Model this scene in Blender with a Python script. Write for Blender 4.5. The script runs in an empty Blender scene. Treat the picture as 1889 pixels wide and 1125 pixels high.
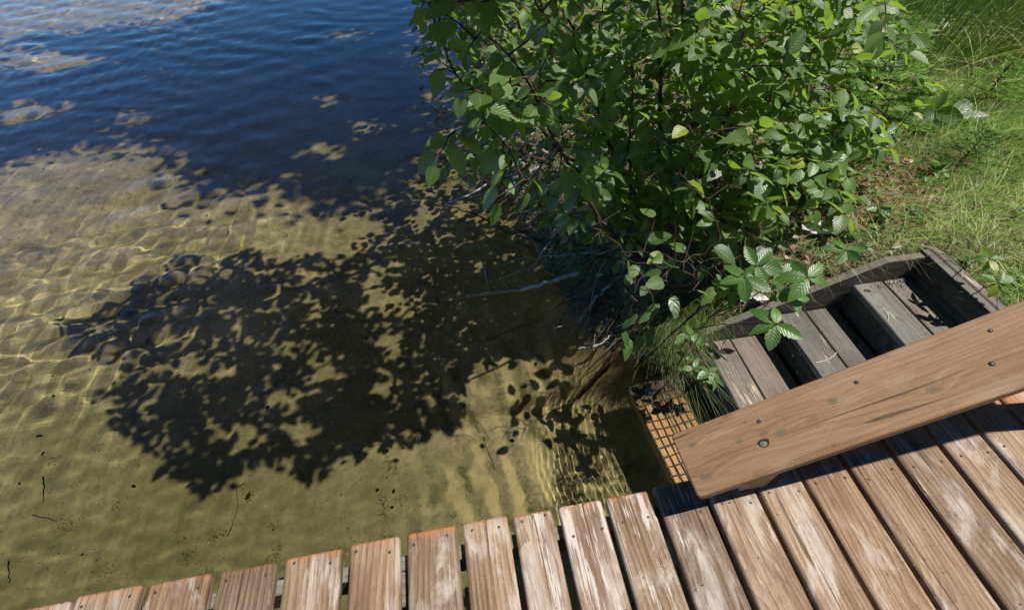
import bpy, math, random
import numpy as np
random.seed(7); RNG = np.random.default_rng(11)
C = bpy.context.scene.collection
SC = bpy.context.scene
# ------------------------------------------------------------------ camera, sky, sun
FPX = 840.0; CXP, CYP = 944.5, 562.5; CAMZ = 1.48
AX = np.array([[0.985238, -0.148489, 0.085192], [-0.168552, -0.754343, 0.634473], [0.029949, 0.639466, 0.768236]])
from mathutils import Matrix, Vector
cam_d = bpy.data.cameras.new('camera'); cam = bpy.data.objects.new('camera', cam_d); C.objects.link(cam)
cam_d.sensor_width = 36; cam_d.lens = FPX/1889*36; cam_d.clip_start = 0.02; cam_d.clip_end = 400
e_, p_, n_ = AX
R = Matrix(((e_[0], -e_[1], -e_[2]), (p_[0], -p_[1], -p_[2]), (-n_[0], n_[1], n_[2])))
cam.matrix_world = Matrix.Translation((0, 0, CAMZ)) @ R.to_4x4()
SC.camera = cam
SUNV = np.array([.4345, -.0449, 1.0]); SUNV /= np.linalg.norm(SUNV)
w = bpy.data.worlds.new('World'); SC.world = w; w.use_nodes = True
nt = w.node_tree; nt.nodes.clear()
sky = nt.nodes.new('ShaderNodeTexSky'); sky.sky_type = 'NISHITA'; sky.sun_disc = False
sky.sun_elevation = math.asin(SUNV[2]); sky.sun_rotation = math.atan2(SUNV[0], SUNV[1])
bg = nt.nodes.new('ShaderNodeBackground'); bg.inputs[1].default_value = 0.10
sky.ozone_density = 3.0; sky.dust_density = .3; sky.air_density = 1.0
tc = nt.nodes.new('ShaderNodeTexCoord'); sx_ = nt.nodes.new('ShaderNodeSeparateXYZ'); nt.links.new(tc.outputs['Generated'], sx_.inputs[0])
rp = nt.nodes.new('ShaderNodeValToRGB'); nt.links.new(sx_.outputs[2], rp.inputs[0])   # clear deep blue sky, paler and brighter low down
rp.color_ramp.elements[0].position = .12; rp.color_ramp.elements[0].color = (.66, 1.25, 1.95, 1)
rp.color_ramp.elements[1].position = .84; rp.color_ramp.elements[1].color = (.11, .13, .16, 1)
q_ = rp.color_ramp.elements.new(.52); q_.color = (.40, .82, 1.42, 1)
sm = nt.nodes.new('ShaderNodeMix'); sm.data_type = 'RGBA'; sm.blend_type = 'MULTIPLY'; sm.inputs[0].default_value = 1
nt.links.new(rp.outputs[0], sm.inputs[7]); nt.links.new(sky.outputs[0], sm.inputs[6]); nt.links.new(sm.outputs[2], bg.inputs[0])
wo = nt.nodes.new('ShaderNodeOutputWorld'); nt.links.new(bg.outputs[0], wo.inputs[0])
sl = bpy.data.lights.new('sun', 'SUN'); sl.energy = 5.0; sl.angle = math.radians(0.55); sl.color = (1, .955, .89)
so = bpy.data.objects.new('sun', sl); C.objects.link(so); so.location = (5, -3, 9)
so.rotation_euler = Vector(SUNV).to_track_quat('Z', 'Y').to_euler()
SC.view_settings.view_transform = 'Standard'; SC.view_settings.look = 'None'
SC.view_settings.exposure = 0.32; SC.view_settings.gamma = 1
SC.cycles.max_bounces = 10; SC.cycles.transmission_bounces = 8; SC.cycles.transparent_max_bounces = 10
SC.cycles.diffuse_bounces = 4; SC.cycles.glossy_bounces = 4; SC.cycles.sample_clamp_indirect = 4
SC.cycles.use_denoising = True
CAUSTICS = True
WATER_Z = -1.06

def px(x, y, z=None, depth=None):
    """world point seen at photo pixel (x, y), at height z or at optical depth"""
    d = np.array([x-CXP, y-CYP, FPX])
    a, b, c = d@e_, d@p_, d@n_
    k = (CAMZ-z)/c if depth is None else depth/FPX
    return np.array([a*k, b*k, CAMZ-c*k])
def to_px(P):
    P = np.atleast_2d(P)
    v = P[:, :1]*e_ + P[:, 1:2]*p_ + (CAMZ-P[:, 2:3])*n_
    return CXP+FPX*v[:, 0]/v[:, 2], CYP+FPX*v[:, 1]/v[:, 2], v[:, 2]

# ------------------------------------------------------------------ object helpers
def link(name, me, mat=None, parent=None):
    o = bpy.data.objects.new(name, me); C.objects.link(o)
    if mat is not None:
        for m in (mat if isinstance(mat, (list, tuple)) else [mat]): me.materials.append(m)
    if parent is not None: o.parent = parent
    return o
def tag(o, label=None, cat=None, group=None, kind=None):
    if label: o['label'] = label
    if cat: o['category'] = cat
    if group: o['group'] = group
    if kind: o['kind'] = kind
    return o
BASES = {}
def empty(name, loc, label, cat, group=None, kind=None):
    o = bpy.data.objects.new(name, None); C.objects.link(o); o.empty_display_size = .1
    BASES[o.name] = tuple(loc); return tag(o, label, cat, group, kind)
class MB:
    def __init__(s): s.V = []; s.F = []; s.n = 0; s.UV = []; s.COL = []; s.has = False; s.M = []
    def add(s, V, F, uv=None, col=None, m=0):
        V = np.asarray(V, float).reshape(-1, 3); F = [tuple(int(i)+s.n for i in f) for f in F]
        s.V.append(V); s.F += F; s.M += [m]*len(F)
        s.UV.append(np.zeros((len(V), 2)) if uv is None else np.asarray(uv))
        s.COL.append(np.zeros(len(V)) if col is None else np.broadcast_to(np.asarray(col, float), (len(V),)))
        s.n += len(V)
    def box(s, x0, x1, y0, y1, z0, z1, b=0.004, Mx=None, org=None, m=0):
        V, F = rbox(x0, x1, y0, y1, z0, z1, b)
        if Mx is not None: V = V@np.asarray(Mx)
        if org is not None: V = V+np.asarray(org)
        s.add(V, F, m=m)
    def tube(s, pts, r, k=6, cap=True, m=0, jit=0.0):
        pts = np.asarray(pts, float); n = len(pts); r = np.broadcast_to(np.asarray(r, float), (n,))
        t = np.gradient(pts, axis=0); t /= np.linalg.norm(t, axis=1)[:, None]+1e-9
        ref = np.array([0.3, 0.2, 1.0]) if abs(t[0][2]) < .9 else np.array([1.0, .2, 0])
        V = []; u = np.cross(t[0], ref)
        for i in range(n):
            u = u - t[i]*(u@t[i]); u /= np.linalg.norm(u)+1e-9
            v = np.cross(t[i], u)
            for j in range(k):
                a = 2*math.pi*j/k; rr = r[i]*(1+jit*(random.random()-.5))
                V.append(pts[i]+rr*(math.cos(a)*u+math.sin(a)*v))
        F = [(i*k+j, i*k+(j+1) % k, (i+1)*k+(j+1) % k, (i+1)*k+j) for i in range(n-1) for j in range(k)]
        if cap: F += [tuple(reversed(range(k))), tuple(range((n-1)*k, n*k))]
        uv = [(j/k, i/max(1, n-1)) for i in range(n) for j in range(k)]
        s.add(V, F, uv=uv, m=m)
    def build(s, name, mat, parent=None, smooth=False):
        me = bpy.data.meshes.new(name)
        V = np.concatenate(s.V) if s.V else np.zeros((0, 3))
        me.from_pydata(V.tolist(), [], s.F)
        if s.F:
            li = np.zeros(len(me.loops), np.int32); me.loops.foreach_get('vertex_index', li)
            UV = np.concatenate(s.UV); l = me.uv_layers.new(name='uv'); l.data.foreach_set('uv', UV[li].astype(np.float32).ravel())
            a = me.attributes.new('rnd', 'FLOAT', 'POINT'); a.data.foreach_set('value', np.concatenate(s.COL).astype(np.float32))
        if smooth: me.polygons.foreach_set('use_smooth', [True]*len(me.polygons))
        if any(s.M): me.polygons.foreach_set('material_index', s.M)
        me.update()
        return link(name, me, mat, parent)
def rbox(x0, x1, y0, y1, z0, z1, b):
    """box with rounded (two step) bevelled edges as a superellipse-free chamfer: 24 verts"""
    xs, ys, zs = (x0, x1), (y0, y1), (z0, z1)
    V = []; idx = {}
    for i in (0, 1):
        for j in (0, 1):
            for k in (0, 1):
                sx, sy, sz = (1-2*i)*b, (1-2*j)*b, (1-2*k)*b
                for ax in range(3):
                    p = [xs[i]+sx, ys[j]+sy, zs[k]+sz]; p[ax] = (xs[i], ys[j], zs[k])[ax]
                    idx[(i, j, k, ax)] = len(V); V.append(p)
    F = []
    def q(*c): F.append(tuple(idx[x] for x in c))
    q((0,0,0,0),(0,0,1,0),(0,1,1,0),(0,1,0,0)); q((1,0,0,0),(1,1,0,0),(1,1,1,0),(1,0,1,0))
    q((0,0,0,1),(1,0,0,1),(1,0,1,1),(0,0,1,1)); q((0,1,0,1),(0,1,1,1),(1,1,1,1),(1,1,0,1))
    q((0,0,0,2),(0,1,0,2),(1,1,0,2),(1,0,0,2)); q((0,0,1,2),(1,0,1,2),(1,1,1,2),(0,1,1,2))
    for i in (0, 1):
        for j in (0, 1): q((i,j,0,0),(i,j,1,0),(i,j,1,1),(i,j,0,1))
        for k in (0, 1): q((i,0,k,0),(i,1,k,0),(i,1,k,2),(i,0,k,2))
    for j in (0, 1):
        for k in (0, 1): q((0,j,k,1),(1,j,k,1),(1,j,k,2),(0,j,k,2))
    for i in (0, 1):
        for j in (0, 1):
            for k in (0, 1): q((i,j,k,0),(i,j,k,1),(i,j,k,2))
    V = np.array(V); c = V.mean(0); G = []
    for f in F:
        P = V[list(f)]; nn = np.cross(P[1]-P[0], P[2]-P[0])
        G.append(f if nn@(P.mean(0)-c) > 0 else tuple(reversed(f)))
    return V, G

# ------------------------------------------------------------------ node helpers
class NT:
    def __init__(s, name):
        s.m = bpy.data.materials.new(name); s.m.use_nodes = True; s.t = s.m.node_tree; s.t.nodes.clear()
        s.out = s.t.nodes.new('ShaderNodeOutputMaterial')
    def n(s, typ, **kw):
        x = s.t.nodes.new(typ)
        for k, v in kw.items(): setattr(x, k, v)
        return x
    def l(s, a, b): s.t.links.new(a, b)
    def set(s, sock, v):
        if hasattr(v, 'is_output') or isinstance(v, bpy.types.NodeSocket): s.l(v, sock)
        else: sock.default_value = v
    def math(s, op, a, b=None, c=None, clamp=False):
        x = s.n('ShaderNodeMath', operation=op, use_clamp=clamp)
        s.set(x.inputs[0], a)
        if b is not None: s.set(x.inputs[1], b)
        if c is not None: s.set(x.inputs[2], c)
        return x.outputs[0]
    def vm(s, op, a, b=None):
        x = s.n('ShaderNodeVectorMath', operation=op); s.set(x.inputs[0], a)
        if b is not None: s.set(x.inputs[1], b)
        return x.outputs['Value'] if op in ('LENGTH', 'DISTANCE', 'DOT_PRODUCT') else x.outputs[0]
    def noise(s, vec, scale=5, detail=3, rough=.55, dist=0.0):
        x = s.n('ShaderNodeTexNoise'); s.l(vec, x.inputs['Vector'])
        x.inputs['Scale'].default_value = scale; x.inputs['Detail'].default_value = detail
        x.inputs['Roughness'].default_value = rough; x.inputs['Distortion'].default_value = dist
        return x.outputs[0]
    def voro(s, vec, scale=5, rand=1.0, feature='F1'):
        x = s.n('ShaderNodeTexVoronoi', feature=feature); s.l(vec, x.inputs['Vector']); x.inputs['Scale'].default_value = scale
        x.inputs['Randomness'].default_value = rand
        return x
    def ramp(s, f, stops, interp='LINEAR'):
        x = s.n('ShaderNodeValToRGB'); x.color_ramp.interpolation = interp
        el = x.color_ramp.elements
        while len(el) > 1: el.remove(el[-1])
        for i, (p, c) in enumerate(stops):
            q = el[0] if i == 0 else el.new(p)
            q.position = p; q.color = (c if isinstance(c, (tuple, list)) else (c, c, c))[:3] + (1,) if isinstance(c, (tuple, list)) else (c, c, c, 1)
        s.set(x.inputs[0], f); return x.outputs[0]
    def step(s, f, a, b):
        x = s.n('ShaderNodeMapRange', interpolation_type='SMOOTHSTEP'); s.set(x.inputs[0], f)
        x.inputs[1].default_value = a; x.inputs[2].default_value = b; return x.outputs[0]
    def mix(s, f, a, b, mode='MIX'):
        x = s.n('ShaderNodeMix', data_type='RGBA', blend_type=mode); s.set(x.inputs[0], f)
        for sock, v in ((x.inputs[6], a), (x.inputs[7], b)): s.set(sock, (tuple(v)+(1,)) if isinstance(v, tuple) and len(v) == 3 else v)
        return x.outputs[2]
    def comb(s, x, y, z):
        c = s.n('ShaderNodeCombineXYZ'); s.set(c.inputs[0], x); s.set(c.inputs[1], y); s.set(c.inputs[2], z); return c.outputs[0]
    def sep(s, v):
        c = s.n('ShaderNodeSeparateXYZ'); s.l(v, c.inputs[0]); return c.outputs
    def obj(s): return s.n('ShaderNodeTexCoord').outputs['Object']
    def attr(s, name, typ='GEOMETRY'):
        x = s.n('ShaderNodeAttribute', attribute_name=name); x.attribute_type = typ; return x.outputs['Fac']
    def bump(s, h, strength=.3, dist=.01, nrm=None):
        x = s.n('ShaderNodeBump'); x.inputs['Strength'].default_value = strength; x.inputs['Distance'].default_value = dist
        s.l(h, x.inputs['Height'])
        if nrm is not None: s.l(nrm, x.inputs['Normal'])
        return x.outputs[0]
    def pbsdf(s, col, rough=.7, nrm=None, spec=.4, metal=0.0):
        b = s.n('ShaderNodeBsdfPrincipled'); s.set(b.inputs['Base Color'], (tuple(col)+(1,)) if isinstance(col, tuple) and len(col) == 3 else col)
        s.set(b.inputs['Roughness'], rough); b.inputs['Specular IOR Level'].default_value = spec; b.inputs['Metallic'].default_value = metal
        if nrm is not None: s.l(nrm, b.inputs['Normal'])
        return b.outputs[0]
    def done(s, sh): s.l(sh, s.out.inputs[0]); return s.m

def wood_mat(name, c_dark, c_mid, c_light, axis='Y', ring=55, wear_col=(.62,.58,.54), relief=.5, wander_k=.13, bandw=.16, bleach=.0, knots=True, ends=None, moss=0.0, knot_list=(), rough=.75, stain=None, knot_col=(.13,.085,.05)):
    t = NT(name); P = t.obj()
    oi = t.n('ShaderNodeObjectInfo').outputs['Random']
    x, y, z = t.sep(P)
    off = t.math('MULTIPLY', oi, 37.0)
    if axis == 'Y': al, ac, a3 = y, x, z
    else: al, ac, a3 = x, y, z
    al2 = t.math('ADD', al, off); ac2 = t.math('ADD', ac, t.math('MULTIPLY', oi, 11.3))
    G = t.comb(ac2, al2, a3)
    wander = t.noise(t.vm('MULTIPLY', G, (5.5, .8, 5.5)), 1, 2, .5)
    F = t.math('ADD', t.math('MULTIPLY', ac2, ring), t.math('MULTIPLY', wander, ring*wander_k))
    kmask = None
    if knots:
        v = t.voro(t.vm('MULTIPLY', G, (5.5, 1.55, 3.0)), 1, 1.0)
        d = v.outputs['Distance']
        k = t.math('POWER', 2.718, t.math('MULTIPLY', t.math('MULTIPLY', d, d), -26.0))
        F = t.math('ADD', F, t.math('MULTIPLY', k, ring*.085))
        kmask = t.step(d, .115, .045)
    for (kx, ky, kr) in knot_list:
        dv = t.vm('MULTIPLY', t.vm('SUBTRACT', P, (kx, ky, 0)), (.55, 1, 0) if axis == 'X' else (1, .55, 0))
        d = t.math('DIVIDE', t.vm('LENGTH', dv), kr)
        k = t.math('POWER', 2.718, t.math('MULTIPLY', t.math('MULTIPLY', d, d), -.25))
        F = t.math('ADD', F, t.math('MULTIPLY', k, ring*.018))
        nz = t.noise(P, 75, 4, .75)
        km = t.step(t.math('ADD', d, t.math('MULTIPLY', nz, 1.8)), 1.9, 1.1)
        kmask = km if kmask is None else t.math('MAXIMUM', kmask, km)
    band = t.math('FRACT', F)
    band = t.math('MULTIPLY_ADD', t.math('POWER', band, 1.6), -1, 1)     # sharp latewood line, soft fall
    fiber = t.noise(t.vm('MULTIPLY', G, (230, 5, 230)), 1, 3, .7)
    fib2 = t.noise(t.vm('MULTIPLY', G, (75, 2.4, 75)), 1, 4, .66)
    big = t.noise(t.vm('MULTIPLY', G, (7, 1.7, 7)), 1, 5, .66, .5)
    f = t.math('ADD', t.math('MULTIPLY', band, bandw), t.math('ADD', t.math('MULTIPLY', fiber, .36), t.math('ADD', t.math('MULTIPLY', fib2, .22), t.math('ADD', t.math('MULTIPLY', t.noise(t.vm('MULTIPLY', G, (420, 150, 420)), 1, 2, .7), .24), t.math('MULTIPLY', big, .52)))))
    col = t.ramp(f, [(.48, c_dark), (.68, c_mid), (.92, c_light)])
    tone = t.math('MULTIPLY_ADD', t.math('FRACT', t.math('MULTIPLY', oi, 7.77)), .5, .72)
    col = t.mix(1.0, col, t.comb(tone, t.math('MULTIPLY', tone, t.math('MULTIPLY_ADD', oi, .13, .92)), t.math('MULTIPLY', tone, t.math('MULTIPLY_ADD', oi, .25, .86))), 'MULTIPLY')
    blc = t.step(t.noise(t.vm('MULTIPLY', G, (9, 2.6, 9)), 1, 5, .68, .8), .50, .66)
    col = t.mix(t.math('MULTIPLY', t.math('MULTIPLY', blc, t.math('MULTIPLY_ADD', fiber, 1.2, .1)), bleach), col, wear_col)
    if stain is not None:
        sm = t.step(t.noise(t.vm('MULTIPLY', G, (7, 1.6, 7)), 1, 4, .65, .6), .50, .68)
        col = t.mix(t.math('MULTIPLY', sm, .75), col, stain)
    if kmask is not None: col = t.mix(t.math('MULTIPLY', kmask, .8), col, knot_col)
    if ends is not None:
        em = t.math('MULTIPLY', t.step(t.math('ADD', y, t.math('MULTIPLY', fib2, .09)), ends+.052, ends+.078), t.attr('ends', 'OBJECT'))
        col = t.mix(t.math('MULTIPLY', em, .8), col, (.40, .15, .045))
    wr = t.attr('wear', 'OBJECT')
    pat = t.noise(t.vm('MULTIPLY', G, (26, 4.2, 26)), 1, 5, .68)
    wm = t.step(t.math('ADD', t.math('ADD', t.math('MULTIPLY', pat, .75), t.math('ADD', t.math('MULTIPLY', fiber, .38), t.math('MULTIPLY', t.noise(t.vm('MULTIPLY', G, (8, 2.5, 8)), 1, 3, .6), .35))), t.math('MULTIPLY_ADD', wr, .17, -.10)), .83, .90)
    wm = t.math('MULTIPLY', wm, t.math('MINIMUM', t.math('MULTIPLY', wr, 3.0), .8))
    col = t.mix(wm, col, wear_col)
    if moss > 0:
        mm = t.step(t.noise(P, 14, 5, .7), .62-moss*.3, .8-moss*.3)
        col = t.mix(t.math('MULTIPLY', mm, .8), col, (.035, .045, .015))
    drt = t.step(t.noise(t.vm('MULTIPLY', G, (16, 9, 16)), 1, 6, .8), .56, .72)
    col = t.mix(t.math('MULTIPLY', drt, .5), col, tuple(k*.55 for k in c_dark))
    crk = t.step(t.noise(t.vm('MULTIPLY', G, (55, 1.5, 55)), 1, 3, .5, .3), .335, .30)
    col = t.mix(t.math('MULTIPLY', crk, .75), col, (.05, .032, .02))
    h = t.math('SUBTRACT', t.math('ADD', t.math('MULTIPLY', band, .4), t.math('ADD', t.math('MULTIPLY', fiber, .5), t.math('MULTIPLY', fib2, .5))), t.math('MULTIPLY', crk, 1.5))
    nr = t.bump(h, relief, .0022)
    return t.done(t.pbsdf(col, rough, nr, .3))
def plain(name, col, rough=.7, var=.3, scale=40, metal=0.0, bump=.3):
    t = NT(name); P = t.obj(); n = t.noise(P, scale, 4, .65)
    c = t.mix(t.math('MULTIPLY', t.step(n, .3, .7), 1), tuple(k*(1-var) for k in col), tuple(min(1, k*(1+var)) for k in col))
    return t.done(t.pbsdf(c, rough, t.bump(n, bump, .003), .4, metal))
def bark_mat(name, c1, c2, scale=30, stretch=(1, 1, .25)):
    t = NT(name); P = t.obj(); n = t.noise(t.vm('MULTIPLY', P, stretch), scale*2, 5, .7); n2 = t.noise(P, scale*.4, 3)
    c = t.ramp(t.math('ADD', t.math('MULTIPLY', n, .7), t.math('MULTIPLY', n2, .4)), [(.35, c1), (.7, c2)])
    return t.done(t.pbsdf(c, .85, t.bump(n, .6, .004), .25))
def leaf_mat(name, dark, light, trans, veins=9, tr=.42, gloss=.38, edge=None, vk=.34):
    """leaf: UV x = -1..1 across, y = 0..1 along; ribs sweep from the midrib to the edge"""
    t = NT(name); uvn = t.n('ShaderNodeUVMap'); uvn.uv_map = 'uv'; u, v, _ = t.sep(uvn.outputs[0])
    au = t.math('ABSOLUTE', u); r = t.attr('rnd')
    ph = t.math('MULTIPLY', t.math('SUBTRACT', v, t.math('MULTIPLY', au, .34)), veins*6.2832)
    rib = t.math('MULTIPLY_ADD', t.math('COSINE', ph), .5, .5)
    ribl = t.math('POWER', rib, 7.0); mid = t.step(au, .07, .015)
    P = t.obj(); n = t.noise(P, 55, 3, .6)
    c = t.mix(r, dark, light)
    c = t.mix(t.math('MULTIPLY', n, .5), c, tuple(k*.55 for k in dark))
    vein = t.math('MAXIMUM', t.math('MULTIPLY', ribl, .35), mid)
    c = t.mix(t.math('MULTIPLY', vein, vk), c, tuple(min(1, k*1.9) for k in light))
    if edge is not None:
        em = t.math('MULTIPLY', t.step(t.math('ADD', au, t.math('MULTIPLY', n, .5)), .9, 1.15), t.step(r, .8, .95))
        c = t.mix(em, c, edge)
    yel = t.step(r, .955, .975)
    c = t.mix(t.math('MULTIPLY', yel, .8), c, (.28, .33, .03))
    nr = t.bump(t.math('ADD', t.math('MULTIPLY', rib, -.6), t.math('MULTIPLY', mid, -.6)), .34, .0035)
    tc = t.mix(t.math('MULTIPLY', vein, .5), tuple(trans), tuple(k*.5 for k in trans))
    b1 = t.pbsdf(c, gloss, nr, .75)
    b2 = t.n('ShaderNodeBsdfTranslucent'); t.l(tc, b2.inputs[0]); t.l(nr, b2.inputs[1])
    m = t.n('ShaderNodeMixShader'); m.inputs[0].default_value = tr; t.l(b1, m.inputs[1]); t.l(b2.outputs[0], m.inputs[2])
    return t.done(m.outputs[0])
def blade_mat(name, c1, c2, c3, trans=(.3, .4, .06), tr=.35, rough=.5):
    t = NT(name); r = t.attr('rnd')
    c = t.ramp(r, [(0, c1), (.55, c2), (1, c3)])
    b1 = t.pbsdf(c, rough, None, .45); b2 = t.n('ShaderNodeBsdfTranslucent'); t.l(c, b2.inputs[0])
    m = t.n('ShaderNodeMixShader'); m.inputs[0].default_value = tr; t.l(b1, m.inputs[1]); t.l(b2.outputs[0], m.inputs[2])
    return t.done(m.outputs[0])

# ------------------------------------------------------------------ terrain: bank and lake bed in one height function
SHY = [-40, -1, 1.2, 1.4, 1.75, 2.3, 2.85, 4.5, 9, 20, 60]; SHX = [9, 1.7, 1.28, 1.0, .72, .56, .48, .2, .45, 1.5, 8]
def fnoise(x, y, s, seed):
    """smooth value noise on arrays"""
    g = np.random.default_rng(seed).random((64, 64)); X = x*s+100; Y = y*s+100
    i = np.floor(X).astype(int); j = np.floor(Y).astype(int); fx = X-i; fy = Y-j
    fx = fx*fx*(3-2*fx); fy = fy*fy*(3-2*fy); a = g[i % 64, j % 64]; b = g[(i+1) % 64, j % 64]; c = g[i % 64, (j+1) % 64]; d = g[(i+1) % 64, (j+1) % 64]
    return (a*(1-fx)+b*fx)*(1-fy)+(c*(1-fx)+d*fx)*fy-.5
def shore(y): return np.interp(y, SHY, SHX)
def H(x, y):
    x = np.asarray(x, float); y = np.asarray(y, float)
    u = x-shore(y)+.12*fnoise(x, y, 2.3, 1)+.10*fnoise(x, y, 6.5, 15)*np.clip((y-1.45)*4, 0, 1)
    un = np.maximum(-u, 0); far = np.maximum(y-3, 0)
    bed = WATER_Z-.07-.22*(1-np.exp(-un/.25))-.075*un-.05*far
    bed = np.maximum(bed, -2.7)
    # sand bars running along the planks' direction close to the steps, softer mounds elsewhere
    wgt = np.exp(-((x-.15)/.75)**2)*np.exp(-((y-1.0)/.9)**2)
    ph = (x+.23*y+.07*fnoise(x, y, 3, 5)*6)*2*np.pi/.19
    bed += .012*wgt*(np.sin(ph)+.35*np.sin(2*ph+1))+.02*fnoise(x, y, 1.6, 2)+.008*fnoise(x, y, 6, 3)+.004*fnoise(x, y, 17, 4)
    up = np.maximum(u, 0)
    land = WATER_Z-.07+.90*(1-np.exp(-up/.85))+.02*up+.05*fnoise(x, y, 1.5, 6)*np.minimum(up*2, 1)+.03*fnoise(x, y, 5, 7)*np.minimum(up*3, 1)+.012*fnoise(x, y, 16, 8)
    z = np.where(u > 0, land, bed)
    # hollow below the steps and the deck
    st = -.5+(x-2.15)*.49-.42
    k = np.clip((1.47-y)/.05, 0, 1); k = k*k*(3-2*k); k = k*np.clip((2.60-x)/.05, 0, 1)
    z = z*(1-k)+np.minimum(z, np.maximum(st, -1.5))*k
    return z
def axis_pts(segs):
    out = []
    for a, b, d in segs: out.append(np.arange(a, b, d))
    return np.unique(np.concatenate(out+[[segs[-1][1]]]))
def grid_mesh(xs, ys, zf):
    X, Y = np.meshgrid(xs, ys, indexing='ij'); Z = zf(X, Y); n, m = X.shape
    V = np.stack([X, Y, Z], -1).reshape(-1, 3)
    I = np.arange(n*m).reshape(n, m)
    Fq = np.stack([I[:-1, :-1], I[1:, :-1], I[1:, 1:], I[:-1, 1:]], -1).reshape(-1, 4)
    return V, Fq
def np_mesh(name, V, F, attr=None, smooth=True):
    me = bpy.data.meshes.new(name); me.vertices.add(len(V)); me.vertices.foreach_set('co', V.astype(np.float32).ravel())
    me.loops.add(F.size); me.loops.foreach_set('vertex_index', F.astype(np.int32).ravel())
    me.polygons.add(len(F)); me.polygons.foreach_set('loop_start', (np.arange(len(F))*F.shape[1]).astype(np.int32))
    me.update(calc_edges=True)
    if smooth: me.polygons.foreach_set('use_smooth', [True]*len(F))
    if attr is not None:
        a = me.attributes.new('bank', 'FLOAT', 'POINT'); a.data.foreach_set('value', attr.astype(np.float32))
    return me
def compact(V, F):
    used = np.unique(F); mp = np.full(len(V), -1); mp[used] = np.arange(len(used)); return V[used], mp[F], used

def terrain_mat():
    t = NT('shore_soil_and_sand'); P = t.obj(); bank = t.attr('bank')
    # --- sand under water
    n1 = t.noise(P, 1.3, 4, .6); n2 = t.noise(P, 7, 5, .7); n3 = t.noise(P, 90, 3, .6)
    sand = t.ramp(t.math('ADD', t.math('MULTIPLY', n1, .38), t.math('ADD', t.math('MULTIPLY', n2, .36), t.math('MULTIPLY', t.noise(P, 28, 6, .8), .28))), [(.36, (.115, .095, .045)), (.5, (.215, .172, .088)), (.66, (.40, .32, .175))])
    sand = t.mix(t.math('MULTIPLY', t.step(n3, .5, .75), .35), sand, (.36, .31, .18))
    alg = t.math('MULTIPLY', t.step(t.noise(P, 3.2, 6, .72, .5), .53, .66), t.step(t.noise(P, 38, 4, .7), .36, .62))
    sand = t.mix(t.math('MULTIPLY', alg, .75), sand, (.045, .05, .018))
    x, y, z = t.sep(P)
    olive = t.math('MULTIPLY', t.step(t.math('ADD', x, t.math('MULTIPLY', y, .35)), .6, -.9), t.step(t.math('ADD', t.math('MULTIPLY', n1, 1.5), y), 3.6, 1.6))
    sand = t.mix(t.math('MULTIPLY', olive, .6), sand, t.mix(n2, (.07, .072, .022), (.16, .15, .055)))
    # algae lodged in the troughs between the sand bars
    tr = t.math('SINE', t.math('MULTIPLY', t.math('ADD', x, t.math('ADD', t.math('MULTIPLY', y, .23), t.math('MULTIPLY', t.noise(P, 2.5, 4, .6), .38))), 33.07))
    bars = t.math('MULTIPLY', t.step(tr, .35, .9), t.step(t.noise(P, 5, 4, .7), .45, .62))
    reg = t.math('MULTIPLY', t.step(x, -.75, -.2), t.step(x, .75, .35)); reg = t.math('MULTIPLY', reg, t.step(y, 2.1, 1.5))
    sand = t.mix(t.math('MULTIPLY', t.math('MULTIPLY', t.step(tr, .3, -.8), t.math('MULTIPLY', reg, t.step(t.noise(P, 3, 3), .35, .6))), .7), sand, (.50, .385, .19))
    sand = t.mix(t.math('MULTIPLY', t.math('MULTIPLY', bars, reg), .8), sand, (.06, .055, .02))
    sp = t.voro(P, 26); spm = t.step(sp.outputs['Distance'], .10, .05)
    pick = t.math('GREATER_THAN', t.sep(sp.outputs['Color'])[0], .72)
    sand = t.mix(t.math('MULTIPLY', t.math('MULTIPLY', spm, pick), .85), sand, (.03, .028, .014))
    sp2 = t.voro(P, 41); spm2 = t.math('MULTIPLY', t.step(sp2.outputs['Distance'], .11, .05), t.math('GREATER_THAN', t.sep(sp2.outputs['Color'])[1], .86))
    sand = t.mix(spm2, sand, (.55, .5, .36))
    # --- soil, moss and litter on the bank
    m1 = t.noise(P, 4, 5, .7); m2 = t.noise(P, 34, 5, .75)
    soil = t.ramp(m2, [(.3, (.022, .016, .01)), (.5, (.10, .072, .045)), (.68, (.24, .185, .125)), (.8, (.36, .31, .24))])
    soil = t.mix(t.step(m1, .46, .62), soil, t.mix(m2, (.03, .05, .012), (.15, .18, .05)))
    lawn = t.step(t.math('SUBTRACT', t.math('SUBTRACT', t.sep(P)[0], 2.75), t.math('MULTIPLY', t.math('SUBTRACT', t.sep(P)[1], 1.7), .42)), -.1, .5)
    soil = t.mix(t.math('MULTIPLY', lawn, .75), soil, t.mix(m2, (.04, .05, .015), (.20, .21, .09)))
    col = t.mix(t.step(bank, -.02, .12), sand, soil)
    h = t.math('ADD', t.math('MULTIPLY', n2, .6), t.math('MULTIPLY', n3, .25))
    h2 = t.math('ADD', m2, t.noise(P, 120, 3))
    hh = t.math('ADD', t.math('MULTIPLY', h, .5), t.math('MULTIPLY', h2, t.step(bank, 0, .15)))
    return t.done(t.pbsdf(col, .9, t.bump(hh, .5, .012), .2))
TM = terrain_mat()
xs = axis_pts([(-60, -12, 3), (-12, -4, .25), (-4, -1, .06), (-1, 1.3, .02), (1.3, 4.5, .05), (4.5, 9, .2), (9, 60, 3)])
ys = axis_pts([(-30, -2, 2), (-2, .3, .12), (.3, 2.2, .02), (2.2, 6, .06), (6, 14, .3), (14, 80, 3)])
V, F = grid_mesh(xs, ys, H)
ub = V[:, 0]-shore(V[:, 1])
fc = ub[F].mean(1)
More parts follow.
